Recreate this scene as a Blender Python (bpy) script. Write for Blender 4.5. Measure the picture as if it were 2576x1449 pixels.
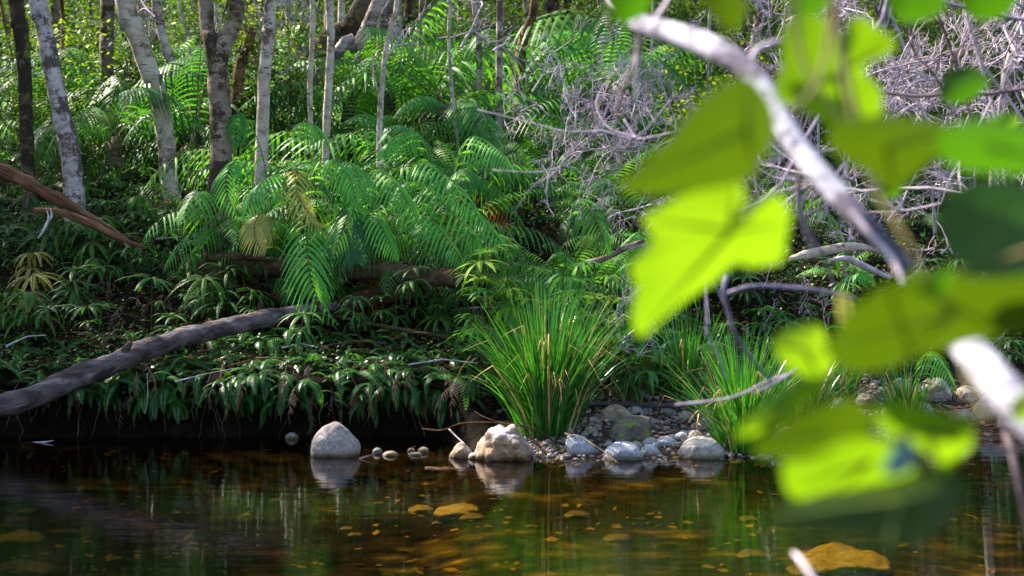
import bpy, bmesh, math, random
import numpy as np
from mathutils import Vector, noise, Matrix
for o in list(bpy.data.objects): bpy.data.objects.remove(o)
SC = bpy.context.scene
COL = SC.collection
R = math.radians

# ---------------------------------------------------------------- camera, world, sun, exposure
F, CX, HY, CAMZ = 4293.0, 1288.0, 613.0, 1.4        # focal length and horizon in pixels of a 2576 px wide frame
cam = bpy.data.cameras.new('camera'); co = bpy.data.objects.new('camera', cam); COL.objects.link(co)
co.location = (0, 0, CAMZ); co.rotation_euler = (R(90), 0, 0)
cam.sensor_width = 36; cam.lens = 36 * F / 2576; cam.shift_y = -(724.5 - HY) / 2576
cam.clip_start = .05; cam.clip_end = 400
cam.dof.use_dof = True; cam.dof.focus_distance = 12.9; cam.dof.aperture_fstop = (cam.lens / 1000) / .0185
SC.camera = co
SUN = Vector((-.62, .40, .78)).normalized()
world = bpy.data.worlds.new('World'); SC.world = world; world.use_nodes = True
wn = world.node_tree.nodes; wl = world.node_tree.links
sky = wn.new('ShaderNodeTexSky'); sky.sky_type = 'NISHITA'; sky.sun_disc = False
sky.sun_elevation = math.asin(SUN.z); sky.sun_rotation = math.atan2(SUN.x, SUN.y); sky.dust_density = 1.6; sky.ozone_density = .6
wl.new(sky.outputs[0], wn['Background'].inputs[0]); wn['Background'].inputs[1].default_value = .10
sl = bpy.data.lights.new('sun', 'SUN'); so = bpy.data.objects.new('sun', sl); COL.objects.link(so)
sl.energy = 5; sl.angle = R(.5); sl.color = (1, .90, .76)
so.rotation_euler = SUN.to_track_quat('Z', 'Y').to_euler(); so.location = (-6, 4, 18)
SC.view_settings.view_transform = 'Standard'; SC.view_settings.look = 'None'
SC.view_settings.exposure = 2.05; SC.view_settings.gamma = 1
SC.render.engine = 'CYCLES'
cy = SC.cycles
cy.max_bounces = 7; cy.diffuse_bounces = 3; cy.glossy_bounces = 3; cy.transmission_bounces = 4; cy.transparent_max_bounces = 8
cy.use_denoising = True; cy.sample_clamp_indirect = 4; cy.caustics_reflective = False; cy.caustics_refractive = False

# ---------------------------------------------------------------- pixel helpers and terrain
def P(px, py, Y): return Vector(((px - CX) / F * Y, Y, CAMZ + (HY - py) / F * Y))
def ss(a, b, x):
    t = np.clip((np.asarray(x, float) - a) / (b - a), 0, 1); return t * t * (3 - 2 * t)
# profile rows: (offset from the waterline, height); bank = steep undercut side, beach = gravel side
BANK = [(-14, .1), (-12.3, .05), (-10, -.5), (-6, -.42), (-3.6, -.34), (-2, -.25), (-1, -.15), (-.25, -.05), (.08, .0), (.22, .1), (.24, .24), (-.02, .38), (.1, .47), (.5, .58), (1.2, .82), (2.2, 1.22), (3.7, 1.72), (7, 2.45), (15, 3.9), (30, 7.2), (44, 13), (60, 24)]
BEACH = [(-13, .1), (-11.3, .05), (-9, -.5), (-5, -.4), (-3, -.3), (-1.6, -.2), (-.8, -.12), (-.25, -.04), (.0, .0), (.25, .025), (.5, .05), (.9, .09), (1.3, .13), (1.8, .24), (2.4, .55), (3.2, 1.0), (4.7, 1.6), (8, 2.4), (16, 3.9), (31, 7.2), (45, 13), (61, 24)]
def shore(X): return 12.3 - 1.1 * ss(-.6, -.1, X) + .95 * ss(1.75, 2.7, X)
def beachness(X): return ss(-.55, 0, X)
def bump(X, Y):
    v = Vector((X * .9, Y * .9, 3.1)); return .09 * noise.fractal(v, 1, 2, 3) + .02 * noise.noise(Vector((X * 6, Y * 6, 0)))
def H(X, Y):
    b = float(beachness(X)); d = Y - float(shore(X))
    clean = [p for i, p in enumerate(BANK) if i not in (9, 10, 11)]
    clean.insert(9, (.02, .36))
    zb = np.interp(d, [p[0] for p in clean], [p[1] for p in clean]); zr = np.interp(d, [p[0] for p in BEACH], [p[1] for p in BEACH])
    k = min(1, max(0, d - .1)) + .15
    return float(zb * (1 - b) + zr * b) + bump(X, Y) * min(k, 1)
def G(px, py, y0=11.0, y1=60):
    """the point of the ground seen at a pixel"""
    Y = y0
    while Y < y1:
        p = P(px, py, Y)
        if p.z <= H(p.x, p.y): return p
        Y += .04
    return P(px, py, y1)

# ---------------------------------------------------------------- object helpers
def mesh_obj(name, V, Fc, mats, parent=None, smooth=False, mi=None):
    me = bpy.data.meshes.new(name)
    V = np.asarray(V, np.float32)
    if isinstance(Fc, np.ndarray) and Fc.ndim == 2:
        n, k = Fc.shape
        me.vertices.add(len(V)); me.vertices.foreach_set('co', V.ravel())
        me.loops.add(n * k); me.loops.foreach_set('vertex_index', Fc.astype(np.int32).ravel())
        me.polygons.add(n); me.polygons.foreach_set('loop_start', np.arange(0, n * k, k, dtype=np.int32))
        me.update(calc_edges=True)
    else:
        me.from_pydata([tuple(map(float, v)) for v in V], [], [tuple(map(int, f)) for f in Fc])
    for m in (mats if isinstance(mats, (list, tuple)) else [mats]): me.materials.append(m)
    if mi is not None: me.polygons.foreach_set('material_index', np.asarray(mi, np.int32))
    if smooth: me.polygons.foreach_set('use_smooth', [True] * len(me.polygons))
    me.update()
    o = bpy.data.objects.new(name, me); COL.objects.link(o)
    if parent is not None: o.parent = parent
    return o
def tag(o, label, cat, group=None, kind=None):
    if label: o['label'] = label
    if cat: o['category'] = cat
    if group: o['group'] = group
    if kind: o['kind'] = kind
    return o
def empty(name, loc=(0, 0, 0), rz=0):
    o = bpy.data.objects.new(name, None); COL.objects.link(o); o.location = loc; o.rotation_euler = (0, 0, rz); o.empty_display_size = .1
    return o
ZONED = []          # (thing, template, zone phrase): numbered along the picture at the end
def zone(o, cat, look, where, group):
    o['category'] = cat; o['group'] = group; ZONED.append((o, look, where))

class Geo:
    """collects tubes and quads, with one material index per face"""
    def __init__(s): s.V = []; s.Q = []; s.M = []; s.n = 0
    def add(s, V, Q, m=0):
        V = np.asarray(V, float); Q = np.asarray(Q, int)
        s.V.append(V); s.Q.append(Q + s.n); s.M.append(np.full(len(Q), m)); s.n += len(V)
    def tube(s, pts, rad, sides=6, m=0, cap=True, rough=0, seed=0):
        pts = [Vector(p) for p in pts]; n = len(pts)
        rad = [rad] * n if isinstance(rad, (int, float)) else rad
        t0 = (pts[1] - pts[0]).normalized(); a = Vector((0, 0, 1)) if abs(t0.z) < .9 else Vector((1, 0, 0))
        u = t0.cross(a).normalized(); V = []
        for i, p in enumerate(pts):
            t = (pts[min(i + 1, n - 1)] - pts[max(i - 1, 0)]).normalized()
            u = (u - t * u.dot(t)).normalized(); w = t.cross(u)
            for k in range(sides):
                g = 2 * math.pi * k / sides; r = rad[i]
                q = p + (u * math.cos(g) + w * math.sin(g)) * r
                if rough: q += (u * math.cos(g) + w * math.sin(g)) * r * rough * noise.fractal(Vector((q.x * 5 + seed, q.y * 9, q.z * 7)), .9, 2, 5)
                V.append(q)
        Q = [(i * sides + k, i * sides + (k + 1) % sides, (i + 1) * sides + (k + 1) % sides, (i + 1) * sides + k) for i in range(n - 1) for k in range(sides)]
        if cap:
            for e, b in ((0, 0), (n - 1, (n - 1) * sides)):
                V.append(pts[e]); c = len(V) - 1
                Q += [(b + k, b + (k + 1) % sides, c, c) for k in range(sides)]
        s.add(V, Q, m)
    def rhombi(s, base, tip, side, m=0, wide=.5):
        """leaf quads: base and tip points, half-width vectors"""
        base, tip, side = (np.asarray(x, float) for x in (base, tip, side))
        mid = base * (1 - wide) + tip * wide; n = len(base)
        V = np.stack([base, mid - side, tip, mid + side], 1).reshape(-1, 3)
        s.add(V, np.arange(4 * n).reshape(n, 4), m)
    def build(s, name, mats, parent=None, smooth=False):
        V = np.concatenate(s.V); Q = np.concatenate(s.Q); M = np.concatenate(s.M)
        deg = Q[:, 2] == Q[:, 3]
        if deg.any():
            faces = [tuple(q[:3]) if d else tuple(q) for q, d in zip(Q.tolist(), deg.tolist())]
            return mesh_obj(name, V, faces, mats, parent, smooth, M)
        return mesh_obj(name, V, Q, mats, parent, smooth, M)
def spline(pts, n):
    """Catmull-Rom through points"""
    P_ = [Vector(p) for p in pts]; P_ = [P_[0] * 2 - P_[1]] + P_ + [P_[-1] * 2 - P_[-2]]
    out = []; m = len(P_) - 3
    for k in range(n):
        t = k / (n - 1) * m; i = min(int(t), m - 1); t -= i
        a, b, c, d = P_[i:i + 4]
        out.append(.5 * ((2 * b) + (c - a) * t + (2 * a - 5 * b + 4 * c - d) * t * t + (3 * b - a - 3 * c + d) * t ** 3))
    return out
def copy_tree(o, loc=None, rz=None, sc=None, parent=None, mats=None):
    c = o.copy(); COL.objects.link(c)
    if parent is not None: c.parent = parent
    if loc is not None: c.location = loc
    if rz is not None: c.rotation_euler = rz if isinstance(rz, (tuple, list)) else (0, 0, rz)
    if sc is not None: c.scale = (sc,) * 3
    for ch in o.children: copy_tree(ch, parent=c)
    return c

# ---------------------------------------------------------------- materials
def nt(name):
    m = bpy.data.materials.new(name); m.use_nodes = True; t = m.node_tree
    b = t.nodes['Principled BSDF']; return m, t, b
def nd(t, ty, **kw):
    n = t.nodes.new(ty)
    for k, v in kw.items():
        if k.startswith('i_'): n.inputs[k[2:].replace('_', ' ')].default_value = v
        else: setattr(n, k, v)
    return n
def ramp(t, src, stops, interp='LINEAR'):
    r = t.nodes.new('ShaderNodeValToRGB'); r.color_ramp.interpolation = interp; e = r.color_ramp.elements
    while len(e) < len(stops): e.new(.5)
    for x, (p, c) in zip(e, stops): x.position = p; x.color = (*c, 1) if len(c) == 3 else c
    t.links.new(src, r.inputs[0]); return r.outputs[0]
def coords(t, scale=(1, 1, 1), rnd=True):
    tc = nd(t, 'ShaderNodeTexCoord'); mp = nd(t, 'ShaderNodeMapping'); mp.inputs['Scale'].default_value = scale
    if rnd:
        oi = nd(t, 'ShaderNodeObjectInfo'); mu = nd(t, 'ShaderNodeMath', operation='MULTIPLY'); mu.inputs[1].default_value = 37
        t.links.new(oi.outputs['Random'], mu.inputs[0]); t.links.new(mu.outputs[0], mp.inputs['Location'])
    t.links.new(tc.outputs['Object'], mp.inputs['Vector']); return mp.outputs[0]
def nz(t, vec, scale, detail=4, rough=.6):
    n = nd(t, 'ShaderNodeTexNoise'); n.inputs['Scale'].default_value = scale; n.inputs['Detail'].default_value = detail; n.inputs['Roughness'].default_value = rough
    t.links.new(vec, n.inputs['Vector']); return n.outputs['Fac']
def mix(t, fac, a, b, blend='MIX'):
    m = nd(t, 'ShaderNodeMix', data_type='RGBA', blend_type=blend)
    for s, v in ((0, fac), (6, a), (7, b)):
        if hasattr(v, 'links'): t.links.new(v, m.inputs[s])
        else: m.inputs[s].default_value = v if s == 0 else (*v, 1)
    return m.outputs[2]
def bumpn(t, b, h, strength=.5, dist=.01):
    n = nd(t, 'ShaderNodeBump'); n.inputs['Strength'].default_value = strength; n.inputs['Distance'].default_value = dist
    t.links.new(h, n.inputs['Height']); t.links.new(n.outputs[0], b.inputs['Normal'])
def foliage(name, cols, trans, tw=.35, rough=.4, spec=.5, nscale=3):
    """leaf material: colour differs from plant to plant and in patches, light passes through"""
    m, t, b = nt(name)
    oi = nd(t, 'ShaderNodeObjectInfo'); vec = coords(t); n = nz(t, vec, nscale, 3)
    ad = nd(t, 'ShaderNodeMath', operation='MULTIPLY_ADD'); ad.inputs[1].default_value = .55
    sb = nd(t, 'ShaderNodeMath', operation='MULTIPLY_ADD'); sb.inputs[1].default_value = 1.1; sb.inputs[2].default_value = -.32
    t.links.new(n, sb.inputs[0]); t.links.new(oi.outputs['Random'], ad.inputs[0]); t.links.new(sb.outputs[0], ad.inputs[2])
    k = len(cols) - 1
    c = ramp(t, ad.outputs[0], [(i / k, x) for i, x in enumerate(cols)])
    t.links.new(c, b.inputs['Base Color']); b.inputs['Roughness'].default_value = rough; b.inputs['Specular IOR Level'].default_value = spec
    tr = nd(t, 'ShaderNodeBsdfTranslucent'); tc = mix(t, .6, c, trans); t.links.new(tc, tr.inputs[0])
    ms = nd(t, 'ShaderNodeMixShader'); ms.inputs[0].default_value = tw
    t.links.new(b.outputs[0], ms.inputs[1]); t.links.new(tr.outputs[0], ms.inputs[2])
    t.links.new(ms.outputs[0], t.nodes['Material Output'].inputs[0]); return m
def plain(name, cols, nscale=8, rough=.8, spec=.3, bs=.5, bd=.01, stretch=(1, 1, 1), interp='LINEAR', detail=6, slope=0):
    m, t, b = nt(name); vec = coords(t, stretch)
    if slope: ro = nd(t, 'ShaderNodeMapping'); ro.inputs['Rotation'].default_value = (0, R(slope), 0); src = vec.node.inputs['Vector'].links[0].from_socket; t.links.new(src, ro.inputs['Vector']); t.links.new(ro.outputs[0], vec.node.inputs['Vector'])
    n = nz(t, vec, nscale, detail, .65)
    k = len(cols) - 1; c = ramp(t, n, [(.28 + .44 * i / k, x) for i, x in enumerate(cols)], interp)
    t.links.new(c, b.inputs['Base Color']); b.inputs['Roughness'].default_value = rough; b.inputs['Specular IOR Level'].default_value = spec
    bumpn(t, b, nz(t, vec, nscale * 3, 5), bs, bd); return m
def bark(name, pale, warm, dark, blotch=.55, moss=None, mossy=.7):
    m, t, b = nt(name); vec = coords(t); hz = coords(t, (1, 1, 1.8)); hz2 = coords(t, (.5, .5, 4))
    base = mix(t, ramp(t, nz(t, vec, 3.2, 8, .7), [(.38, (0, 0, 0)), (.64, (1, 1, 1))]), pale, warm)
    base = mix(t, ramp(t, nz(t, hz, 8, 8, .8), [(.50, (0, 0, 0)), (.66, (1, 1, 1))]), base, [x * .45 for x in warm])
    base = mix(t, ramp(t, nz(t, hz2, 9, 5, .7), [(.60, (0, 0, 0)), (.66, (1, 1, 1))]), base, [x * 1.5 for x in dark])   # short dashes across the stem
    bl = ramp(t, nz(t, coords(t, (1, 1, 1.2)), 2.8, 10, .8), [(blotch, (0, 0, 0)), (blotch + .05, (1, 1, 1))])
    base = mix(t, bl, base, mix(t, nz(t, vec, 20, 4), dark, [x * .5 for x in warm]))
    if moss: base = mix(t, ramp(t, nz(t, vec, 5.5, 8, .75), [(mossy, (0, 0, 0)), (mossy + .08, (1, 1, 1))]), base, moss)
    t.links.new(base, b.inputs['Base Color']); b.inputs['Roughness'].default_value = .85; b.inputs['Specular IOR Level'].default_value = .2
    bumpn(t, b, nz(t, hz, 18, 8, .75), .9, .02); return m
def stone(name, a, c2, dark, spk=60, rough=.75, moss=None, dry=True):
    m, t, b = nt(name); vec = coords(t)
    base = mix(t, ramp(t, nz(t, vec, 4, 8, .75), [(.42, (0, 0, 0)), (.56, (1, 1, 1))]), a, c2)
    base = mix(t, ramp(t, nz(t, vec, 9, 10, .8), [(.54, (0, 0, 0)), (.6, (1, 1, 1))]), base, dark)
    vn = nd(t, 'ShaderNodeTexVoronoi', feature='DISTANCE_TO_EDGE'); vn.inputs['Scale'].default_value = 4.5; t.links.new(vec, vn.inputs['Vector'])
    base = mix(t, ramp(t, vn.outputs['Distance'], [(.0, (.35, .35, .35)), (.03, (0, 0, 0))]), base, [x * .45 for x in dark])
    base = mix(t, ramp(t, nz(t, vec, spk, 4, .8), [(.34, (.45, .45, .45)), (.62, (1.0, 1.0, 1.0))]), (0, 0, 0), base)
    if moss: base = mix(t, ramp(t, nz(t, vec, 7, 5), [(.55, (0, 0, 0)), (.6, (1, 1, 1))]), base, moss)
    # wet dark line close to the water
    ge = nd(t, 'ShaderNodeNewGeometry'); sp = nd(t, 'ShaderNodeSeparateXYZ'); t.links.new(ge.outputs['Position'], sp.inputs[0])
    wet = ramp(t, sp.outputs['Z'], [(0.012, (.34, .28, .2)), (.035, (.8, .78, .74)), (.06, (1, 1, 1))])
    base = mix(t, 1 if dry else 0, base, wet, 'MULTIPLY')
    t.links.new(base, b.inputs['Base Color']); b.inputs['Roughness'].default_value = rough
    bumpn(t, b, nz(t, vec, 30, 8, .7), .7, .012); return m

M = {}
M['fern'] = foliage('fern_green', [(.004, .05, .016), (.007, .08, .016), (.018, .13, .014), (.06, .18, .014), (.15, .17, .03)], (.12, .42, .015), .38, .5, .4)
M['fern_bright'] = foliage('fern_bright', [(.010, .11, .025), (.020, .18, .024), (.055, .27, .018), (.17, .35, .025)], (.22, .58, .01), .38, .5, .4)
M['fern_hero'] = foliage('fern_hero', [(.03, .26, .045), (.06, .34, .035), (.13, .42, .03)], (.3, .7, .02), .4, .5, .4)  # sunlight on the single fronds put into a brighter, yellower colour
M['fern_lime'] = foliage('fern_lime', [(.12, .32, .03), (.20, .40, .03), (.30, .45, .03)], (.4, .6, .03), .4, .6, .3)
M['fern_dead'] = foliage('fern_dead', [(.07, .035, .03), (.15, .085, .075), (.26, .17, .16)], (.25, .12, .06), .15, .8, .1)
M['fern_rust'] = foliage('fern_rust', [(.14, .03, .01), (.26, .07, .015), (.18, .05, .02)], (.5, .13, .02), .35, .8, .1)
M['fern_yellow'] = foliage('fern_yellow', [(.28, .26, .08), (.38, .34, .04), (.30, .30, .14)], (.5, .45, .05), .35)
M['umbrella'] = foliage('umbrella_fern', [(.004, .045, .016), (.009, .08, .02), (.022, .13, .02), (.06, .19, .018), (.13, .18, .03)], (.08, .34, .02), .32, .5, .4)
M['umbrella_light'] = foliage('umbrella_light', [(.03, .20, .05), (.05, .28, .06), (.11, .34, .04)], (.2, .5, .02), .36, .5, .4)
M['smallfern'] = foliage('small_fern', [(.006, .06, .018), (.018, .13, .02), (.06, .22, .02)], (.14, .42, .015), .35)
M['shrub'] = foliage('shrub_leaf', [(.003, .018, .005), (.006, .035, .006), (.016, .07, .007), (.08, .12, .01)], (.14, .28, .008), .4, .5, .3)
M['shrub_sunlit'] = foliage('shrub_leaf_sunlit', [(.05, .14, .01), (.12, .22, .015), (.25, .28, .02)], (.35, .42, .02), .45, .35)  # sun on the bushes is put into the leaf colour as yellow
M['canopy'] = foliage('canopy_leaf', [(.015, .06, .015), (.03, .11, .02), (.06, .15, .02)], (.14, .32, .02), .35, .4)
M['herb'] = foliage('herb_leaf', [(.004, .022, .007), (.008, .045, .01), (.02, .075, .01)], (.10, .30, .02), .35, .4, .4, 1.2)
M['litter'] = foliage('litter_leaf', [(.03, .014, .008), (.07, .03, .018), (.12, .06, .035), (.18, .11, .08)], (.3, .12, .04), .15, .8, .1, 9)
M['bedleaf'] = foliage('sunken_leaf', [(.05, .03, .01), (.14, .08, .012), (.30, .2, .025), (.06, .04, .015)], (.5, .3, .03), .1, .8, .1, 5)
M['blade'] = foliage('tussock_blade', [(.008, .08, .012), (.014, .13, .014), (.035, .20, .016), (.09, .25, .02)], (.10, .42, .01), .32, .22, .8, 18)
M['bladedry'] = foliage('dry_blade', [(.30, .20, .08), (.42, .28, .12), (.35, .3, .1)], (.5, .32, .1), .2, .6, .3, 9)
M['lime'] = foliage('vine_leaf', [(.04, .12, .003), (.08, .21, .005), (.11, .25, .007), (.15, .26, .01)], (.21, .36, .002), .54, .45, .3, 30)
M['olive'] = foliage('vine_leaf_shaded', [(.014, .036, .001), (.03, .06, .002), (.02, .045, .002)], (.065, .12, .001), .45, .5, .25, 10)  # dark olive paints in the shade that other leaves cast
M['deepgreen'] = foliage('vine_leaf_deep', [(.015, .05, .002), (.03, .08, .003), (.02, .06, .003)], (.06, .20, .002), .45, .45, .3, 10)
M['teal'] = foliage('vine_leaf_underside', [(.01, .05, .06), (.02, .07, .09), (.01, .05, .06)], (.01, .06, .06), .2, .4, .4, 10)
M['stem'] = plain('fern_stem', [(.05, .03, .012), (.10, .07, .02)], 20)
M['vein'] = plain('leaf_vein', [(.05, .09, .01), (.10, .14, .015)], 20)
M['bark_white'] = bark('bark_white', (.62, .54, .46), (.40, .30, .23), (.055, .04, .03), .53, (.22, .17, .02), .66)
M['bark_mottled'] = bark('bark_mottled', (.58, .51, .50), (.30, .22, .20), (.04, .028, .022), .50, (.12, .11, .02), .62)
M['bark_dim'] = bark('bark_dim', (.26, .21, .17), (.15, .11, .08), (.03, .022, .016), .51, (.09, .08, .015), .58)
M['bark_mossy'] = bark('bark_mossy', (.16, .12, .09), (.09, .06, .04), (.02, .015, .01), .48, (.16, .15, .02), .55)
M['bark_lichen'] = bark('bark_lichen', (.36, .28, .21), (.13, .085, .055), (.03, .02, .013), .47, (.16, .14, .02), .6)
M['bark_brown'] = bark('bark_brown', (.26, .14, .07), (.12, .06, .03), (.03, .018, .01), .5, (.14,.11,.02), .62)
M['lichen_branch'] = bark('bark_lichen_white', (.66, .65, .76), (.34, .31, .41), (.06, .045, .07), .49)
M['twig'] = plain('dead_twig', [(.18, .13, .16), (.38, .31, .36), (.60, .52, .57)], 12, .8)
M['twig_purple'] = plain('purple_twig', [(.07, .055, .09), (.17, .14, .22), (.32, .27, .38)], 12, .8)
M['twig_dark'] = plain('dark_twig', [(.05, .035, .04), (.12, .08, .09)], 12, .8)
M['log_grey'] = plain('weathered_log', [(.015, .01, .009), (.06, .045, .042), (.15, .12, .12), (.34, .29, .31)], 4.5, .9, .15, 1, .04, (.4, 2.2, 2.2), detail=12, slope=17)
M['log_dark'] = plain('rotten_log', [(.022, .014, .01), (.07, .045, .025), (.16, .12, .08)], 5, .95, .1, 1, .05, (.5, 2.6, 2.6), detail=12)
M['log_brown'] = plain('split_log', [(.03, .015, .01), (.14, .07, .04), (.30, .17, .09)], 6, .9, .1, 1, .04, (.35, 3, 3), detail=12, slope=-29)
M['rock_warm'] = stone('rock_warm', (.42, .37, .35), (.30, .25, .23), (.20, .15, .13), 55)
M['rock_lichen'] = stone('rock_lichen', (.48, .48, .53), (.34, .21, .11), (.20, .14, .11), 40)
M['rock_blue'] = stone('rock_blue', (.30, .32, .40), (.42, .43, .48), (.22, .22, .27), 50)
M['rock_tan'] = stone('rock_tan', (.44, .34, .22), (.36, .30, .24), (.2, .15, .1), 50)
M['rock_moss'] = stone('rock_moss', (.15, .12, .09), (.22, .18, .13), (.08, .06, .05), 50, .8, (.14, .22, .03))
M['rock_grey'] = stone('rock_grey', (.30, .28, .27), (.38, .36, .34), (.18, .16, .15), 50)
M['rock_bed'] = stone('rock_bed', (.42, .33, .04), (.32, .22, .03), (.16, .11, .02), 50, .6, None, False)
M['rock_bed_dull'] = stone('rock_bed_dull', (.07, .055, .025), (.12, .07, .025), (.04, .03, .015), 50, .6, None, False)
m, t, b = nt('gravel'); vec = coords(t, rnd=False)
t.links.new(ramp(t, nz(t, vec, 9, 3), [(.3, (.05, .035, .03)), (.45, (.13, .10, .085)), (.55, (.24, .21, .20)), (.62, (.22, .12, .07)), (.75, (.36, .34, .34))]), b.inputs['Base Color']); b.inputs['Roughness'].default_value = .75; M['gravel'] = m
# ground: soil with damp and litter tones, amber cobbled bed below the water
m, t, b = nt('ground'); vec = coords(t, rnd=False)
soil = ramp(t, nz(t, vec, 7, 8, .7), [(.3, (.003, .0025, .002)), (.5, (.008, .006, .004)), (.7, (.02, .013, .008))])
sand = ramp(t, nz(t, vec, 12, 8, .7), [(.3, (.035, .024, .018)), (.6, (.09, .065, .05)), (.75, (.16, .12, .10))])
vo = nd(t, 'ShaderNodeTexVoronoi'); vo.inputs['Scale'].default_value = 5.5; t.links.new(vec, vo.inputs['Vector'])
bed = mix(t, ramp(t, vo.outputs['Distance'], [(.15, (0, 0, 0)), (.8, (1, 1, 1))]), ramp(t, nz(t, coords(t, (.45, 1.4, 1), False), 1.7, 8, .7), [(.38, (.009, .006, .003)), (.54, (.035, .022, .008)), (.66, (.22, .175, .03))]), (.012, .008, .004))
bed = mix(t, 1, bed, ramp(t, nz(t, coords(t, (.6, 1.2, 1), False), 7, 8, .75), [(.38, (.35, .33, .3)), (.55, (1, 1, 1)), (.68, (2.2, 1.9, 1.2))]), 'MULTIPLY')
ge = nd(t, 'ShaderNodeNewGeometry'); sp = nd(t, 'ShaderNodeSeparateXYZ'); t.links.new(ge.outputs['Position'], sp.inputs[0])
mz = nd(t, 'ShaderNodeMapRange'); mz.inputs[1].default_value = -.04; mz.inputs[2].default_value = -.01; t.links.new(sp.outputs['Z'], mz.inputs[0])
mx = nd(t, 'ShaderNodeMapRange'); mx.inputs[1].default_value = -.15; mx.inputs[2].default_value = .25; t.links.new(sp.outputs['X'], mx.inputs[0])
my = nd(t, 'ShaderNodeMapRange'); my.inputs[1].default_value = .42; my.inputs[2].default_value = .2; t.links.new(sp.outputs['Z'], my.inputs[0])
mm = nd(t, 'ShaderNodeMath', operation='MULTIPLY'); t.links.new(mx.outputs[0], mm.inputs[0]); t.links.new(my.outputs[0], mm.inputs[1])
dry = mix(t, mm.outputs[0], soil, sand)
t.links.new(mix(t, mz.outputs[0], bed, dry), b.inputs['Base Color']); b.inputs['Roughness'].default_value = .85; b.inputs['Specular IOR Level'].default_value = .03
bumpn(t, b, nz(t, vec, 18, 8, .7), 1, .03); M['ground'] = m
# water: clear, tea coloured, a mirror at this low angle
m, t, b = nt('water'); t.nodes.remove(b)
vec = coords(t, (.55, 2.6, 1), rnd=False)
bn = nd(t, 'ShaderNodeBump'); bn.inputs['Strength'].default_value = .32; bn.inputs['Distance'].default_value = .006
t.links.new(nz(t, vec, 3.2, 4, .55), bn.inputs['Height'])
fr = nd(t, 'ShaderNodeFresnel'); fr.inputs[0].default_value = 1.33; t.links.new(bn.outputs[0], fr.inputs['Normal'])
tr = nd(t, 'ShaderNodeBsdfTransparent'); tr.inputs[0].default_value = (.66, .54, .26, 1)
gl = nd(t, 'ShaderNodeBsdfGlossy'); gl.inputs['Roughness'].default_value = .02; t.links.new(bn.outputs[0], gl.inputs['Normal'])
ms = nd(t, 'ShaderNodeMixShader'); t.links.new(fr.outputs[0], ms.inputs[0]); t.links.new(tr.outputs[0], ms.inputs[1]); t.links.new(gl.outputs[0], ms.inputs[2])
t.links.new(ms.outputs[0], t.nodes['Material Output'].inputs[0]); M['water'] = m

# ---------------------------------------------------------------- ground and water
def build_ground():
    xs = np.concatenate([np.linspace(-60, -22, 12)[:-1], np.linspace(-22, -5.5, 60)[:-1], np.arange(-5.5, 5.5, .05), np.linspace(5.5, 22, 60), np.linspace(22, 60, 12)[1:]])
    def dens(pr):
        out = []
        for (a, z0), (b_, z1) in zip(pr[:-1], pr[1:]): out.append((a, z0, b_, z1))
        return out
    db, dr = dens(BANK), dens(BEACH); rows = []
    for i, ((a, z0, b_, z1), (c, w0, d, w1)) in enumerate(zip(db, dr)):
        L = math.hypot(b_ - a, z1 - z0); n = max(2, min(24, int(L / (.06 if 6 <= i <= 16 else .35))))
        for k in range(n): f = k / n; rows.append((a + (b_ - a) * f, z0 + (z1 - z0) * f, c + (d - c) * f, w0 + (w1 - w0) * f))
    rows.append((db[-1][2], db[-1][3], dr[-1][2], dr[-1][3]))
    V = []
    for (ab, zb, ar, zr) in rows:
        for x in xs:
            bb = float(beachness(x)); s_ = float(shore(x)); d = ab * (1 - bb) + ar * bb; Y = s_ + d
            k = min(1, max(0, d - .1) + .15)
            V.append((x, Y + (.03 + .09 * (1 - bb) * (-.1 < ab < .4)) * noise.fractal(Vector((x * 2.4, Y * 2, zb * 6)), .8, 2, 4), zb * (1 - bb) + zr * bb + bump(x, Y) * k))
    n = len(xs); Q = np.array([(i * n + j, i * n + j + 1, (i + 1) * n + j + 1, (i + 1) * n + j) for i in range(len(rows) - 1) for j in range(n - 1)])
    tag(mesh_obj('ground', V, Q, M['ground'], smooth=True), 'forested creek bank and amber stream bed', 'ground', kind='structure')
build_ground()
g = Geo(); g.add([(-58, -1.8, 0), (58, -1.8, 0), (58, 13.2, 0), (-58, 13.2, 0)], [(0, 1, 2, 3)])
tag(g.build('water', M['water']), 'clear tea coloured creek water mirroring the bank', 'water', kind='structure')

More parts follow.
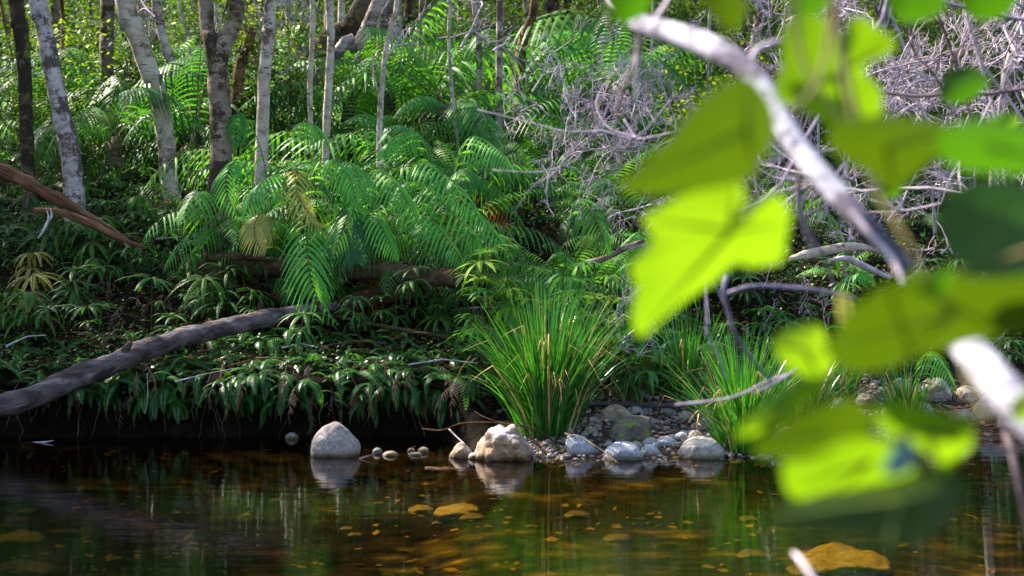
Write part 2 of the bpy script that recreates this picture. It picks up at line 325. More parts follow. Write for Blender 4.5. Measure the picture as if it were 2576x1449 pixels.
# ---------------------------------------------------------------- fern makers
def frond_geo(pts, W, npairs=22, nseg=12, up=Vector((0, 0, 1)), droop=.75, stipe=.14, pr=.068, rng=random, gap=0.0, m=0, fold=.25, rachis=.004):
    """a twice divided frond along the rachis PTS, widest pinna W"""
    gg = Geo(); pts = [Vector(p) for p in pts]; n = len(pts)
    gg.tube(pts, [rachis * (1 - .75 * i / (n - 1)) for i in range(n)], 4, 1, False)
    base, tip, side = [], [], []
    for i in range(npairs + 3):
        s = stipe + (1 - stipe) * (i / (npairs + 2)) ** .93 * .995
        f = s * (n - 1); a = min(int(f), n - 2); p = pts[a].lerp(pts[a + 1], f - a)
        T = (pts[min(a + 2, n - 1)] - pts[max(a - 1, 0)]).normalized()
        B = T.cross(up); B = B.normalized() if B.length > .05 else Vector((1, 0, 0)); N = B.cross(T).normalized()
        q = (s - stipe) / (1 - stipe)
        prof = (.55 + .45 * min(1, q / .28)) * (1 - max(0, (q - .28) / .72) ** 1.7) + .03
        for sg in (-1, 1):
            if rng.random() < gap: continue
            Lp = W * prof * rng.uniform(.9, 1.06); fwd = .30 + .5 * q + rng.uniform(-.05, .05)
            D = (B * sg * math.cos(fwd) + T * math.sin(fwd) - N * fold).normalized()
            ns = max(4, int(nseg * (prof * .7 + .3))); wp = pr * (Lp * .35 + W * .55); V = []
            for j in range(2 * ns + 1):
                u = j / (2 * ns); q0 = p + D * Lp * u + Vector((0, 0, -1)) * droop * Lp * u * u * .8
                Dt = (D + Vector((0, 0, -1)) * droop * 1.6 * u).normalized(); S = Dt.cross(N).normalized()
                lw = wp * (min(1, .45 + u * 5)) * (1 - u ** 2.2 * .93) * (1.12 if j % 2 else .62)
                sh = Dt * lw * .3 * (j % 2)
                V += [q0 - S * lw - N * lw * .3 + sh, q0, q0 + S * lw - N * lw * .3 + sh]
            gg.add(V, [f_ for j in range(2 * ns) for f_ in ((3 * j, 3 * j + 1, 3 * j + 4, 3 * j + 3), (3 * j + 1, 3 * j + 2, 3 * j + 5, 3 * j + 4))], m)
    return gg
def arc(L, a0, a1, n=14, side=0, rng=random):
    """rachis in the XZ plane starting up at angle a0 and bending over to a1 (degrees)"""
    p = Vector((0, 0, 0)); out = [p.copy()]; wob = rng.uniform(-.25, .25) + side
    for i in range(n - 1):
        f = i / (n - 2); a = R(a0 + (a1 - a0) * f ** .85); y = wob * f
        p = p + Vector((math.cos(a) * math.cos(y), math.cos(a) * math.sin(y), math.sin(a))) * L / (n - 1); out.append(p.copy())
    return out
rg = random.Random(7)
def hide(o): COL.objects.unlink(o); return o
FR = []          # big fronds, from upright to hanging
for k, (a0, a1, L, W) in enumerate([(68, -35, 1.15, .24), (55, -55, 1.2, .26), (40, -60, 1.1, .22), (75, 10, 1.0, .19), (30, -70, 1.25, .25), (60, -75, 1.3, .23), (48, -20, 1.0, .26), (20, -65, .95, .2), (64, -60, 1.35, .27), (35, -40, .8, .17), (58, -80, 1.1, .2), (45, -68, 1.4, .24), (72, -50, .9, .16), (28, -50, 1.15, .23)]):
    FR.append(frond_geo(arc(L, a0, a1, rng=rg), W, rg.choice([17, 19, 21, 23]), 13, rng=rg, gap=rg.choice([.0, .02, .06, .1]), droop=rg.uniform(.45, 1.1), pr=rg.uniform(.048, .064), fold=rg.uniform(.1, .45)).build('frond', [M['fern'], M['stem']]))
FRB = []
for f in FR:
    c = f.copy(); c.data = f.data.copy(); c.data.materials[0] = M['fern_bright']; FRB.append(c)
FRL = []
for f in FR[:4]:
    c = f.copy(); c.data = f.data.copy(); c.data.materials[0] = M['fern_lime']; FRL.append(c)
FRD = []
for k, (a0, a1, L, W) in enumerate([(30, -85, .8, .12), (10, -88, .9, .10), (50, -88, .85, .14)]):
    FRD.append(frond_geo(arc(L, a0, a1, rng=rg), W * 1.3, 18, 8, rng=rg, gap=.3, droop=1.6, pr=.06).build('dead_frond', [M['fern_dead' if k % 2 else 'fern_rust'], M['stem']]))
for f in FR + FRD: hide(f)
def comb(rng, L, drp, W=.018, n=15):
    """one toothed leaflet of an umbrella fern in the XZ plane"""
    p = arc(L, drp[0], drp[1], 8, rng=rng); return p
def whorl(rng, n, L, lift=18, fall=-50, teeth=16, W=.017, mats=('umbrella',)):
    gg = Geo(); base, tip, side = [], [], []
    for i in range(n):
        az = 2 * math.pi * i / n + rng.uniform(-.2, .2); l = L * rng.uniform(.75, 1.1)
        pts = arc(l, lift + rng.uniform(-12, 12), fall + rng.uniform(-20, 15), 8, rng=rng)
        Rz = Matrix.Rotation(az, 3, 'Z'); pts = [Rz @ q for q in pts]; gg.tube(pts, [.0016 * (1 - .08 * k) for k in range(8)], 3, 1, False)
        for j in range(teeth):
            u = .1 + .88 * j / (teeth - 1); f = u * 7; a = min(int(f), 6); p = pts[a].lerp(pts[a + 1], f - a); T = (pts[a + 1] - pts[a]).normalized()
            S = T.cross(Vector((0, 0, 1))).normalized(); w = W * math.sin(math.pi * (.12 + .84 * u)) ** .8
            for s2 in (-1, 1):
                base.append(p); tip.append(p + S * s2 * w + T * w * .55 - Vector((0, 0, w * .25))); side.append(T * l / teeth * .62)
    gg.rhombi(base, tip, side, 0, .35); return gg
WH = [hide(whorl(rg, n, L, lf, fl).build('frond', [M['umbrella'], M['stem']])) for n, L, lf, fl in [(9, .22, 18, -50), (8, .2, 30, -45), (11, .24, 10, -65), (7, .19, 25, -40), (10, .2, 0, -75)]]
def small_frond(rng, L, W, a0, a1, mat, n=16):
    gg = Geo(); pts = arc(L, a0, a1, 10, rng=rng); gg.tube(pts, [.0018 * (1 - .08 * k) for k in range(10)], 3, 1, False); base, tip, side = [], [], []
    for j in range(n):
        u = .12 + .86 * j / (n - 1); f = u * 9; a = min(int(f), 8); p = pts[a].lerp(pts[a + 1], f - a); T = (pts[a + 1] - pts[a]).normalized()
        S = T.cross(Vector((0, 0, 1))).normalized(); w = W * (1 - u ** 2 * .9)
        for s2 in (-1, 1):
            base.append(p); tip.append(p + S * s2 * w + T * w * .35 - Vector((0, 0, w * .35))); side.append(T * L / n * .4)
    gg.rhombi(base, tip, side, 0, .3); return gg.build('frond', [mat, M['stem']])
SF = [hide(small_frond(rg, L, W, a0, a1, M['smallfern'])) for L, W, a0, a1 in [(.28, .055, 60, -40), (.24, .05, 40, -60), (.32, .06, 30, -80), (.22, .045, 70, -10)]]
def inst(proto, parent, loc=(0, 0, 0), rot=(0, 0, 0), sc=1):
    c = proto.copy(); COL.objects.link(c); c.parent = parent; c.location = loc; c.rotation_euler = rot; c.scale = (sc,) * 3; return c
cau = Geo(); cau.tube([(0, 0, -.12), (0, 0, .02), (.01, 0, .1)], [.05, .045, .03], 7, 0, True, .4)
CAU = hide(cau.build('rootstock', M['bark_mossy'], smooth=True))

def big_fern(p, n, sc, rng, protos=None, lean=None, dead=0, spread=1.0, look='', where='', front=None):
    e = empty('tree_fern', p, 0); protos = protos or FR
    inst(CAU, e, (0, 0, 0), (0, 0, rng.uniform(0, 6)), sc)
    for i in range(n):
        az = 2 * math.pi * i / n + rng.uniform(-.35, .35) if front is None else front + spread * (i / (n - 1) - .5) * 2 * math.pi + rng.uniform(-.15, .15)
        inst(rng.choice(protos), e, (0, 0, .05 * sc), (rng.uniform(-.15, .15), rng.uniform(-.25, .2), az), sc * rng.uniform(.75, 1.12))
    for i in range(dead): inst(rng.choice(FRD), e, (0, 0, .02), (0, rng.uniform(0, .3), rng.uniform(0, 6.3)), sc * rng.uniform(.7, 1.1))
    zone(e, 'fern', look, where, 'tree ferns ' + where); return e
def umb_fern(p, tiers, sc, rng, look, where, mat=None, lean=0, tall=None):
    e = empty('umbrella_fern', p, rng.uniform(0, 6.3)); gg = Geo(); h = tall or rng.uniform(.16, .34) * sc; x = lean + rng.uniform(-.06, .06)
    pts = [(0, 0, -.05), (x * .3, 0, h * .5), (x, 0, h)]; gg.tube(spline(pts, 6), .003, 4, 0, False); gg.build('stem', M['stem'], e)
    for k in range(tiers):
        f = 1 - (.42 * k if not tall else .13 * k / max(h, .15))
        inst(rng.choice(WH), e, (x * f, 0, h * f), (rng.uniform(-.25, .25), rng.uniform(-.25, .25), rng.uniform(0, 6.3)), sc * rng.uniform(.8, 1.15))
    zone(e, 'fern', look, where, 'umbrella ferns ' + where)
    if mat:
        for c in e.children:
            if c.name.startswith('frond'): c.data = YL.setdefault((c.data.name, mat), c.data.copy()); c.data.materials[0] = M[mat]
    return e
YL = {}
def small_fern(p, n, sc, rng, look, where, tilt=0):
    e = empty('small_fern', p, rng.uniform(0, 6.3))
    for i in range(n):
        inst(rng.choice(SF), e, (0, 0, 0), (rng.uniform(-.2, .2), rng.uniform(-.2, .3) + tilt, 2 * math.pi * i / n + rng.uniform(-.4, .4)), sc * rng.uniform(.7, 1.15))
    zone(e, 'fern', look, where, 'small ferns ' + where); return e

# ---------------------------------------------------------------- trees
def crown_geo(rng, r, n, leaf, flat=.6):
    gg = Geo(); cl = [Vector((rng.gauss(0, .5), rng.gauss(0, .5), rng.gauss(0, .35))) for _ in range(14)]
    cl = [c / max(1, c.length) * r for c in cl]; base, tip, side = [], [], []
    for c in cl: gg.tube([(0, 0, -r * .5), tuple(c * .5 + Vector((0, 0, -r * .12))), tuple(c)], [.03, .018, .006], 4, 1, False)
    for i in range(n):
        c = rng.choice(cl); d = Vector((rng.gauss(0, 1), rng.gauss(0, 1), rng.gauss(0, .7))) * r * .26; q = c + d
        v = Vector((rng.gauss(0, 1), rng.gauss(0, 1), rng.gauss(-.3, .6))).normalized(); nn = Vector((rng.gauss(0, .5), rng.gauss(0, .5), 1)).normalized()
        s = v.cross(nn).normalized(); l = leaf * rng.uniform(.7, 1.3)
        base.append(q); tip.append(q + v * l); side.append(s * l * .26)
    gg.rhombi(base, tip, side, 0, .45); return gg
CR = [hide(crown_geo(rg, 1.7, 1900, .13).build('crown', [M['canopy'], M['bark_dim']])) for _ in range(3)]
CRS = [hide(crown_geo(rg, 1.3, 520, .11).build('crown', [M['canopy'], M['bark_dim']])) for _ in range(3)]
def trunk(name, pts, widths, mat, label, cat='tree', crown=True, dense=False, group=None, sides=14, rings=None, limbs=(), extra=None, rough=.12, ext=None):
    """pts: world points from the base up; widths: diameters in metres; limbs: lists of (world pts, widths)"""
    base = Vector(pts[0]); e = empty(name, base)
    n = rings or max(12, 5 * len(pts)); sp_ = spline(pts, n)
    rad = list(np.interp(np.linspace(0, 1, n), np.linspace(0, 1, len(widths)), widths) / 2)
    gg = Geo(); gg.tube([p - base for p in sp_], rad, sides, 0, True, rough, hash_(name) + base.x); gg.build('trunk', mat, e, True)
    for lp, lw in limbs:
        k = max(8, 4 * len(lp)); s2 = spline(lp, k); gg = Geo()
        gg.tube([p - base for p in s2], list(np.interp(np.linspace(0, 1, k), np.linspace(0, 1, len(lw)), lw) / 2), 10, 0, True, rough, base.x); gg.build('limb', mat, e, True)
    if crown:
        tops = [pts[-1]] + [l[0][-1] for l in limbs if l[0][-1].z > 5]
        for tp in tops[:2]:
            c = inst(rg.choice(CR if dense else CRS), e, Vector(tp) - base + Vector((0, 0, .2)), (0, 0, rg.uniform(0, 6)), rg.uniform(.85, 1.2))
    tag(e, label, cat, group); return e
def hash_(s): return sum(map(ord, s)) % 97
def up(px0, py0, px1, py1, Y, top=8.0):
    """continue the line seen from (px0,py0) to (px1,py1) at depth Y up to the height TOP"""
    a, b_ = P(px0, py0, Y), P(px1, py1, Y); d = (b_ - a); k = (top - a.z) / max(.1, d.z); k = min(k, 12)
    q = a + d * k; q.x = a.x + d.x * min(k, 3) + d.x * max(0, k - 3) * .4; return q
def px_tree(name, path, Y, label, mat, crown=True, limbs=(), top=12, w_top=.5, **kw):
    """path: [(px,py,width px)] from the base up"""
    Yb = Y; pts = [P(x, y, Yb) for x, y, w in path]; ws = [w * .77 / F * Yb for x, y, w in path]
    b0 = pts[0].copy(); pts[0].z = min(b0.z, H(b0.x, b0.y) - .05)
    (x0, y0, _), (x1, y1, _) = path[-2], path[-1]
    if y1 <= 5: pts.append(up(x0, y0, x1, y1, Yb, top)); ws.append(ws[-1] * w_top)
    L2 = []
    for lm in limbs:
        lp = [P(x, y, Yb + dz) for x, y, w, dz in lm]; lw = [w * .77 / F * Yb for x, y, w, dz in lm]
        if lm[-1][1] <= 5: lp.append(up(lm[-2][0], lm[-2][1], lm[-1][0], lm[-1][1], Yb + lm[-1][3], top)); lw.append(lw[-1] * .6)
        L2.append((lp, lw))
    return trunk(name, pts, ws, mat, label, crown=crown, limbs=L2, **kw)
px_tree('tree', [(75, 470, 44), (66, 330, 44), (62, 180, 46), (50, 60, 50), (40, -10, 52)], 16.2, 'dark mossy brown trunk with a yellow green foot at the far left of the picture', M['bark_mossy'], top=12.5)
px_tree('pale_tree', [(195, 480, 74), (178, 400, 66), (155, 290, 60), (128, 160, 56), (105, 40, 56), (95, -10, 58)], 14.8, 'pale mottled trunk leaning left, nearest the broken brown log', M['bark_mottled'], top=12.5)
px_tree('tree', [(158, 260, 24), (150, 150, 28), (142, 60, 32), (140, -10, 34)], 21, 'thin dim brown trunk just behind the mottled leaning trunk', M['bark_dim'], top=12.5)
px_tree('tree', [(262, 300, 44), (268, 200, 46), (268, 90, 46), (272, -10, 46)], 19, 'straight dim grey trunk with dark bands between two leaning pale trunks', M['bark_dim'], top=12.5)
px_tree('pale_tree', [(435, 350, 58), (405, 270, 60), (372, 170, 62), (335, 60, 66), (312, -10, 66)], 16.6, 'sunlit white trunk leaning left, brightest of the leaning trunks', M['bark_white'], top=12.5)
px_tree('tree', [(512, 375, 22), (490, 280, 30), (455, 200, 32), (420, 130, 30), (398, 40, 30), (392, -10, 30)], 18.5, 'crooked lichen spotted trunk leaning behind the double trunk', M['bark_mottled'], top=12.5, limbs=[[(450, 195, 16, 0), (400, 90, 14, .1), (350, -10, 12, .2)]])
px_tree('double_trunk_tree', [(535, 660, 108), (548, 600, 96), (556, 480, 78), (556, 330, 72), (550, 200, 70), (552, 140, 62), (585, 60, 52), (600, -10, 50)], 14.2,
        'thick forked tree with black and white lichen bark, dark flared base behind the horizontal log', M['bark_lichen'], limbs=[[(545, 175, 56, 0), (528, 90, 52, 0), (516, -10, 50, .1)]])
px_tree('pale_tree', [(650, 470, 44), (660, 330, 42), (665, 200, 42), (674, 80, 40), (680, -10, 40)], 15.2, 'smooth straight pale trunk standing right of the forked tree', M['bark_white'], top=11)
px_tree('sapling', [(792, 300, 14), (780, 260, 18), (783, 150, 18), (787, 60, 18), (786, -10, 16)], 16.5, 'slim white sapling, left one of the two saplings in front of the dark leaning tree', M['bark_white'], rings=26)
px_tree('sapling', [(815, 420, 22), (822, 300, 26), (828, 200, 26), (833, 80, 26), (828, -10, 26)], 15.6, 'slim tan sapling rising in front of the dark leaning tree', M['bark_white'])
px_tree('dark_tree', [(705, 310, 76), (760, 200, 74), (840, 90, 80), (930, -10, 80)], 19.5, 'thick dark trunk leaning to the right behind the saplings', M['bark_mossy'])
px_tree('tree', [(690, 340, 30), (780, 222, 34), (870, 105, 40), (960, -12, 44)], 18.6, 'grey and white trunk leaning over beside the thick dark trunk', M['bark_mottled'])
px_tree('stump', [(578, 260, 34), (600, 190, 36), (622, 120, 34), (636, 70, 26)], 17.5, 'orange brown sunlit leaning stump behind the fork of the double trunk', M['bark_brown'], crown=False)
px_tree('sapling', [(950, 400, 14), (956, 300, 20), (962, 210, 18), (972, 120, 16), (990, 40, 16), (1000, -10, 16)], 15.8, 'thin white sapling with a knee bend and a small side shoot among the ferns', M['bark_white'], limbs=[[(958, 250, 9, 0), (942, 200, 7, 0), (935, 150, 5, 0)]])
px_tree('pale_tree', [(962, 220, 58), (968, 100, 56), (972, -10, 56)], 24, 'broad pale brown blotched trunk deep in the forest', M['bark_dim'])
px_tree('sapling', [(1058, 190, 18), (1058, 100, 20), (1062, -10, 20)], 24, 'distant straight pale stem left of the twiggy bush', M['bark_mottled'])
px_tree('sapling', [(1206, 220, 18), (1205, 120, 20), (1200, 50, 18), (1192, -10, 18)], 18.8, 'curved tan and white stem among the high ferns', M['bark_mottled'])
px_tree('sapling', [(1256, 230, 22), (1256, 120, 24), (1258, -10, 24)], 18.4, 'straight pale grey stem right of the curved stem', M['bark_mottled'])
px_tree('tree', [(1300, 240, 44), (1310, 140, 36), (1335, 50, 28), (1345, -10, 26)], 19.5, 'brown peeling trunk with a wide dark foot in the high ferns', M['bark_brown'])
px_tree('dead_tree', [(2480, 620, 30), (2510, 330, 30), (2540, 160, 30), (2570, 60, 26), (2590, -10, 24)], 15.5, 'pale peeling dead trunk at the far right edge', M['bark_white'], crown=False)
rt = random.Random(21)
for i in range(24):                          # unseen trees added at the left so that their crowns shade bank and water
    x = rt.uniform(-15, -8.6); Y = rt.uniform(11.8, 19.5); z = H(x, Y)
    e = trunk('bank_tree', [Vector((x, Y, z - .1)), Vector((x + rt.gauss(0, .3), Y, z + 3)), Vector((x + rt.uniform(-.6, .6), Y - rt.uniform(0, .6), z + rt.uniform(5, 8)))], [.2, .17, .1], M['bark_dim'], None, sides=8, rings=10)
    for k in range(4): inst(rg.choice(CR), e, (rt.uniform(-1.2, 1.2), rt.uniform(-1.5, 1.2), rt.uniform(3, 7.5)), (0, 0, rt.uniform(0, 6)), rt.uniform(.9, 1.2))
    zone(e, 'tree', 'added shade tree', 'outside the picture', 'added shade trees beyond the left edge')
used = [40, 95, 270, 312, 560, 680, 830, 970, 1060, 1200, 1258, 1340]
for i in range(46):
    Y = rt.uniform(22, 44); px = rt.uniform(-80, 2650); x = (px - CX) / F * Y; z = H(x, Y); w = rt.choice([.07, .09, .12, .18, .26]); ln = rt.gauss(0, .7)
    pts = [Vector((x, Y, z - .1)), Vector((x + ln * .25, Y, z + 2)), Vector((x + ln * .7, Y, z + 4.5)), Vector((x + ln * 1.1, Y, z + 8))]
    e = trunk('forest_tree', pts, [w * 1.1, w, w * .85, w * .6], M[rt.choice(['bark_dim', 'bark_mottled', 'bark_dim', 'bark_mossy', 'bark_white'])], None, sides=9, rings=12, dense=True)
    zone(e, 'tree', rt.choice(['distant straight forest tree']), 'deep in the forest', 'distant forest trees')

for i in range(44):                          # thin stems and leaning poles between the trunks
    Y = rt.uniform(17, 30); px = rt.uniform(-60, 2600) if i % 3 else rt.uniform(-60, 900); x = (px - CX) / F * Y; z = H(x, Y); w = rt.uniform(.02, .05); ln = rt.gauss(0, 1.1)
    e = trunk('young_stem', [Vector((x, Y, z - .1)), Vector((x + ln * .3 + rt.gauss(0, .1), Y, z + 1.6)), Vector((x + ln * .8, Y + rt.gauss(0, .5), z + 3.4)), Vector((x + ln * 1.4, Y, z + 5.5))], [w * 1.1, w, w * .8, w * .4], M[rt.choice(['bark_dim', 'bark_mottled', 'twig', 'bark_mossy', 'bark_brown'])], None, sides=7, rings=16, crown=False)
    zone(e, 'sapling', 'thin leaning pole', 'between the forest trunks', 'thin poles between the forest trunks')

# ---------------------------------------------------------------- shrubs and far foliage
def shrub_geo(rng, h, r, n, leaf):
    st = Geo(); base, tip, side = [], [], []; cl = []
    for i in range(7):
        az = rng.uniform(0, 6.3); q = Vector((math.cos(az) * r * rng.uniform(.2, 1), math.sin(az) * r * rng.uniform(.2, 1), h * rng.uniform(.45, 1)))
        st.tube(spline([(0, 0, -.05), (q.x * .35, q.y * .35, q.z * .6), tuple(q)], 6), [.008, .007, .006, .005, .004, .002], 4, 0, False); cl.append(q)
        for k in range(3): cl.append(q * rng.uniform(.4, .95) + Vector((rng.gauss(0, .12), rng.gauss(0, .12), rng.gauss(0, .1))) * r)
    for i in range(n):
        c = rng.choice(cl); q = c + Vector((rng.gauss(0, .2), rng.gauss(0, .2), rng.gauss(0, .14))) * r
        v = Vector((rng.gauss(0, 1), rng.gauss(0, 1), rng.gauss(-.1, .5))).normalized(); nn = Vector((rng.gauss(0, .4), rng.gauss(0, .4), 1)).normalized(); s = v.cross(nn).normalized(); l = leaf * rng.uniform(.7, 1.3)
        base.append(q); tip.append(q + v * l); side.append(s * l * .28)
    lf = Geo(); lf.rhombi(base, tip, side, 0, .45); return st, lf
def make_shrub(rng, h, r, n, leaf, mat):
    e = empty('shrub'); st, lf = shrub_geo(rng, h, r, n, leaf); a = st.build('stem', M['bark_dim'], e); b_ = lf.build('leaves', M[mat], e); return e
SH = [make_shrub(rt, h, r, n, .06, m_) for h, r, n, m_ in [(1.3, .6, 900, 'shrub'), (1.8, .7, 1100, 'shrub'), (1.0, .55, 800, 'shrub'), (1.5, .6, 900, 'shrub_sunlit'), (2.6, .8, 1200, 'shrub')]]
def place_shrub(k, p, sc, look, where):
    c = copy_tree(SH[k], p, rt.uniform(0, 6.3), sc); zone(c, 'shrub', look, where, 'shrubs ' + where); return c
for i in range(120):
    Y = rt.uniform(17, 36); px = rt.uniform(-60, 2640)
    if 820 < px < 1720: Y = rt.uniform(24, 36)
    x = (px - CX) / F * Y
    k = rt.choice([0, 1, 2, 4, 1, 4, 0, 2, 0, 1, 2, 3]); place_shrub(k, (x, Y, H(x, Y)), rt.uniform(.8, 1.25) * (1 + (Y - 18) * .02), 'leafy yellow green shrub' if k == 3 else 'leafy green shrub', 'among the forest trees')
for px, py, k, s in [(450, 330, 0, .6), (480, 250, 1, .7), (250, 330, 0, .6), (640, 250, 1, .7), (720, 300, 2, .7), (880, 190, 1, .7), (1060, 230, 2, .7), (1690, 100, 3, 1.0), (1640, 130, 3, .8), (1760, 60, 3, .9), (230, 470, 2, .5), (130, 480, 2, .45), (330, 460, 2, .45), (60, 520, 2, .5), (470, 430, 2, .45)]:
    p = G(px, py, 13); place_shrub(k, p, s, 'bright yellow shrub' if k == 3 else 'small leafy sapling', 'around the pale trunks')
for s_ in SH:
    for c in list(s_.children): bpy.data.objects.remove(c)
    bpy.data.objects.remove(s_)
# far wood: one mass of foliage closing the view
ff = Geo(); rf = np.random.RandomState(3); N = 42000
Yf = rf.uniform(36, 62, N); Xf = rf.uniform(-1, 1, N) * (Yf * .36 + 3); cl = np.array([noise.noise(Vector((x * .35, y * .35, 1))) for x, y in zip(Xf, Yf)])
zg = np.interp(Yf - 12, [15, 30, 44, 60], [3.9, 7.2, 13, 24]); Zf = zg + rf.uniform(0, 1, N) ** 1.4 * (3.5 + 5 * cl)
base = np.stack([Xf, Yf, Zf], 1); v = rf.normal(0, 1, (N, 3)); v /= np.linalg.norm(v, axis=1)[:, None]; w = np.cross(v, rf.normal(0, 1, (N, 3)) * .5 + [0, 0, 1]); w /= np.linalg.norm(w, axis=1)[:, None]
l = rf.uniform(.12, .3, N)[:, None]; ff.rhombi(base, base + v * l, w * l * .28, 0, .45)
tag(ff.build('far_wood', M['shrub']), 'dense far wood closing off the view behind the trees', 'wood', kind='stuff')

# ---------------------------------------------------------------- undergrowth and litter (uncountable)
def scatter(N, Yr, pr, hmax, ll, seed, name, mat, label, cat, up_=.5, wr=.3, cond=None, flat=False):
    rs = np.random.RandomState(seed); base, v_, w_ = [], [], []; c = 0
    while c < N:
        Y = Yr[0] + (Yr[1] - Yr[0]) * rs.rand() ** 1.5; px = rs.uniform(*pr); X = (px - CX) / F * Y
        if cond and not cond(X, Y, rs): continue
        z = H(X, Y) + (rs.rand() ** 1.5 * hmax * (.6 + .8 * noise.noise(Vector((X * 1.3, Y * 1.3, 9)))) if hmax > 0 else .006)
        base.append((X, Y, z)); c += 1
    base = np.array(base); v = rs.normal(0, 1, (N, 3)) * [1, 1, .15 if flat else .6]; v /= np.linalg.norm(v, axis=1)[:, None]
    w = np.cross(v, rs.normal(0, 1, (N, 3)) * (.25 if flat else .45) + [0, 0, 1]); w /= np.linalg.norm(w, axis=1)[:, None]
    l = rs.uniform(ll[0], ll[1], N)[:, None]; gg = Geo(); gg.rhombi(base, base + v * l, w * l * wr, 0, .45)
    return tag(gg.build(name, mat), label, cat, kind='stuff')
land = lambda X, Y, rs: Y - float(shore(X)) > (.1 if X < -.4 else 1.9)
scatter(42000, (12.4, 26), (-60, 2640), .2, (.018, .04), 5, 'undergrowth', M['herb'], 'low dark green herb leaves covering the bank', 'undergrowth', cond=land)
scatter(34000, (14.2, 34), (-60, 2640), .5, (.03, .07), 15, 'undergrowth', M['herb'], 'leafy dark green undergrowth on the forest slope', 'undergrowth', cond=land)
scatter(14000, (12.2, 18), (-60, 2640), 0, (.03, .08), 6, 'leaf_litter', M['litter'], 'brown fallen leaves lying on the bank soil', 'leaf litter', cond=lambda X, Y, rs: Y - float(shore(X)) > .12, flat=True)
scatter(700, (11.2, 13.6), (1330, 2300), 0, (.02, .05), 16, 'leaf_litter', M['litter'], 'dry leaf scraps lying between the beach stones', 'leaf litter', cond=lambda X, Y, rs: 0 < Y - float(shore(X)) < 1.8, flat=True)
scatter(800, (7, 12.2), (-60, 2640), 0, (.03, .09), 8, 'sunken_leaves', M['bedleaf'], 'orange and yellow fallen leaves lying on the creek bed', 'fallen leaves', cond=lambda X, Y, rs: Y - float(shore(X)) < -.02 and noise.noise(Vector((X * 1.1, Y * 1.5, 2))) + rs.rand() * .35 > .22, flat=True)

# ---------------------------------------------------------------- fallen logs
def log(name, path, mat, label, cat='log', sides=18, rough=.16, jag=0, parts=()):
    pts = [P(x, y, Y) for x, y, w, Y in path]; ws = [w / F * Y / 2 for x, y, w, Y in path]; b0 = pts[0].copy(); e = empty(name, b0)
    n = 10 * len(path); gg = Geo(); gg.tube([p - b0 for p in spline(pts, n)], list(np.interp(np.linspace(0, 1, n), np.linspace(0, 1, len(ws)), ws) * .78), sides, 0, True, rough, b0.x * 3); gg.build('trunk', mat, e, True)
    for pn, pp in parts:
        pts = [P(x, y, Y) - b0 for x, y, w, Y in pp]; n = 4 * len(pp); gg = Geo()
        gg.tube(spline(pts, n), list(np.interp(np.linspace(0, 1, n), np.linspace(0, 1, len(pp)), [w / F * Y / 2 for x, y, w, Y in pp])), 7, 0, True, .2, 3); gg.build(pn, mat, e, True)
    return tag(e, label, cat)
log('fallen_log', [(-60, 1040, 66, 11.9), (40, 1012, 70, 11.95), (170, 960, 74, 12.1), (330, 895, 70, 12.35), (480, 845, 62, 12.6), (640, 808, 60, 12.9), (780, 782, 50, 13.15), (850, 770, 26, 13.3)], M['log_grey'],
    'long weathered grey log slanting down the bank with its end over the water', rough=.3, parts=[('stub', [(300, 905, 26, 12.3), (322, 872, 18, 12.25), (330, 860, 12, 12.25)]), ('knot', [(790, 790, 20, 13.05), (798, 765, 12, 12.9), (790, 745, 4, 12.85)])])
log('fallen_log', [(800, 800, 50, 13.35), (880, 765, 66, 13.5), (960, 740, 64, 13.6), (1040, 735, 50, 13.7)], M['log_dark'], 'dark end of a rotten log in the hollow behind the grey log')
log('fallen_log', [(500, 668, 30, 13.9), (600, 672, 58, 13.7), (760, 678, 62, 13.55), (900, 682, 56, 13.45), (1050, 692, 60, 13.3), (1150, 702, 58, 13.15), (1200, 712, 34, 13.1)], M['log_dark'],
    'dark mossy log lying level beneath the drooping ferns', rough=.25, parts=[('splinter', [(520, 650, 16, 13.8), (600, 645, 22, 13.6), (700, 655, 6, 13.5)]), ('splinter', [(530, 690, 20, 13.75), (640, 660, 10, 13.55)])])
log('broken_log', [(-40, 405, 42, 14.0), (60, 455, 44, 13.9), (150, 505, 40, 13.85), (215, 540, 24, 13.85), (280, 580, 20, 13.85), (340, 620, 14, 13.85)], M['log_brown'], 'split reddish brown log slanting in from the edge under the pale trunks', rough=.5)
log('broken_log', [(85, 528, 14, 13.6), (150, 535, 26, 13.6), (220, 560, 28, 13.6), (300, 600, 22, 13.6), (370, 625, 10, 13.6)], M['log_brown'], 'short splintered brown log below the split reddish log', rough=.4)
log('forked_stick', [(96, 600, 4, 13.2), (112, 575, 9, 13.2), (122, 550, 7, 13.2), (118, 530, 4, 13.2)], M['twig'], 'small pale forked stick hanging on the splintered log', 'stick', 6, .1, parts=[('prong', [(120, 558, 6, 13.2), (130, 545, 5, 13.2), (127, 525, 3, 13.2)])])
log('fallen_stick', [(845, 795, 8, 13.1), (930, 815, 12, 13.0), (1030, 832, 14, 12.95), (1110, 845, 14, 12.9), (1190, 855, 8, 12.9)], M['log_dark'], 'thin brown stick lying on the bank right of the grey log', 'stick', 8)
log('fallen_log', [(1985, 652, 16, 13.4), (2030, 640, 32, 13.4), (2090, 628, 34, 13.4), (2160, 620, 26, 13.45), (2210, 635, 16, 13.5)], M['bark_white'], 'curved whitish log on the slope behind the foreground leaves')
log('dead_branch', [(2085, 655, 10, 13.2), (2130, 650, 20, 13.2), (2170, 668, 22, 13.2), (2240, 700, 14, 13.2)], M['twig'], 'crooked pale branch below the curved whitish log', 'branch', 8)
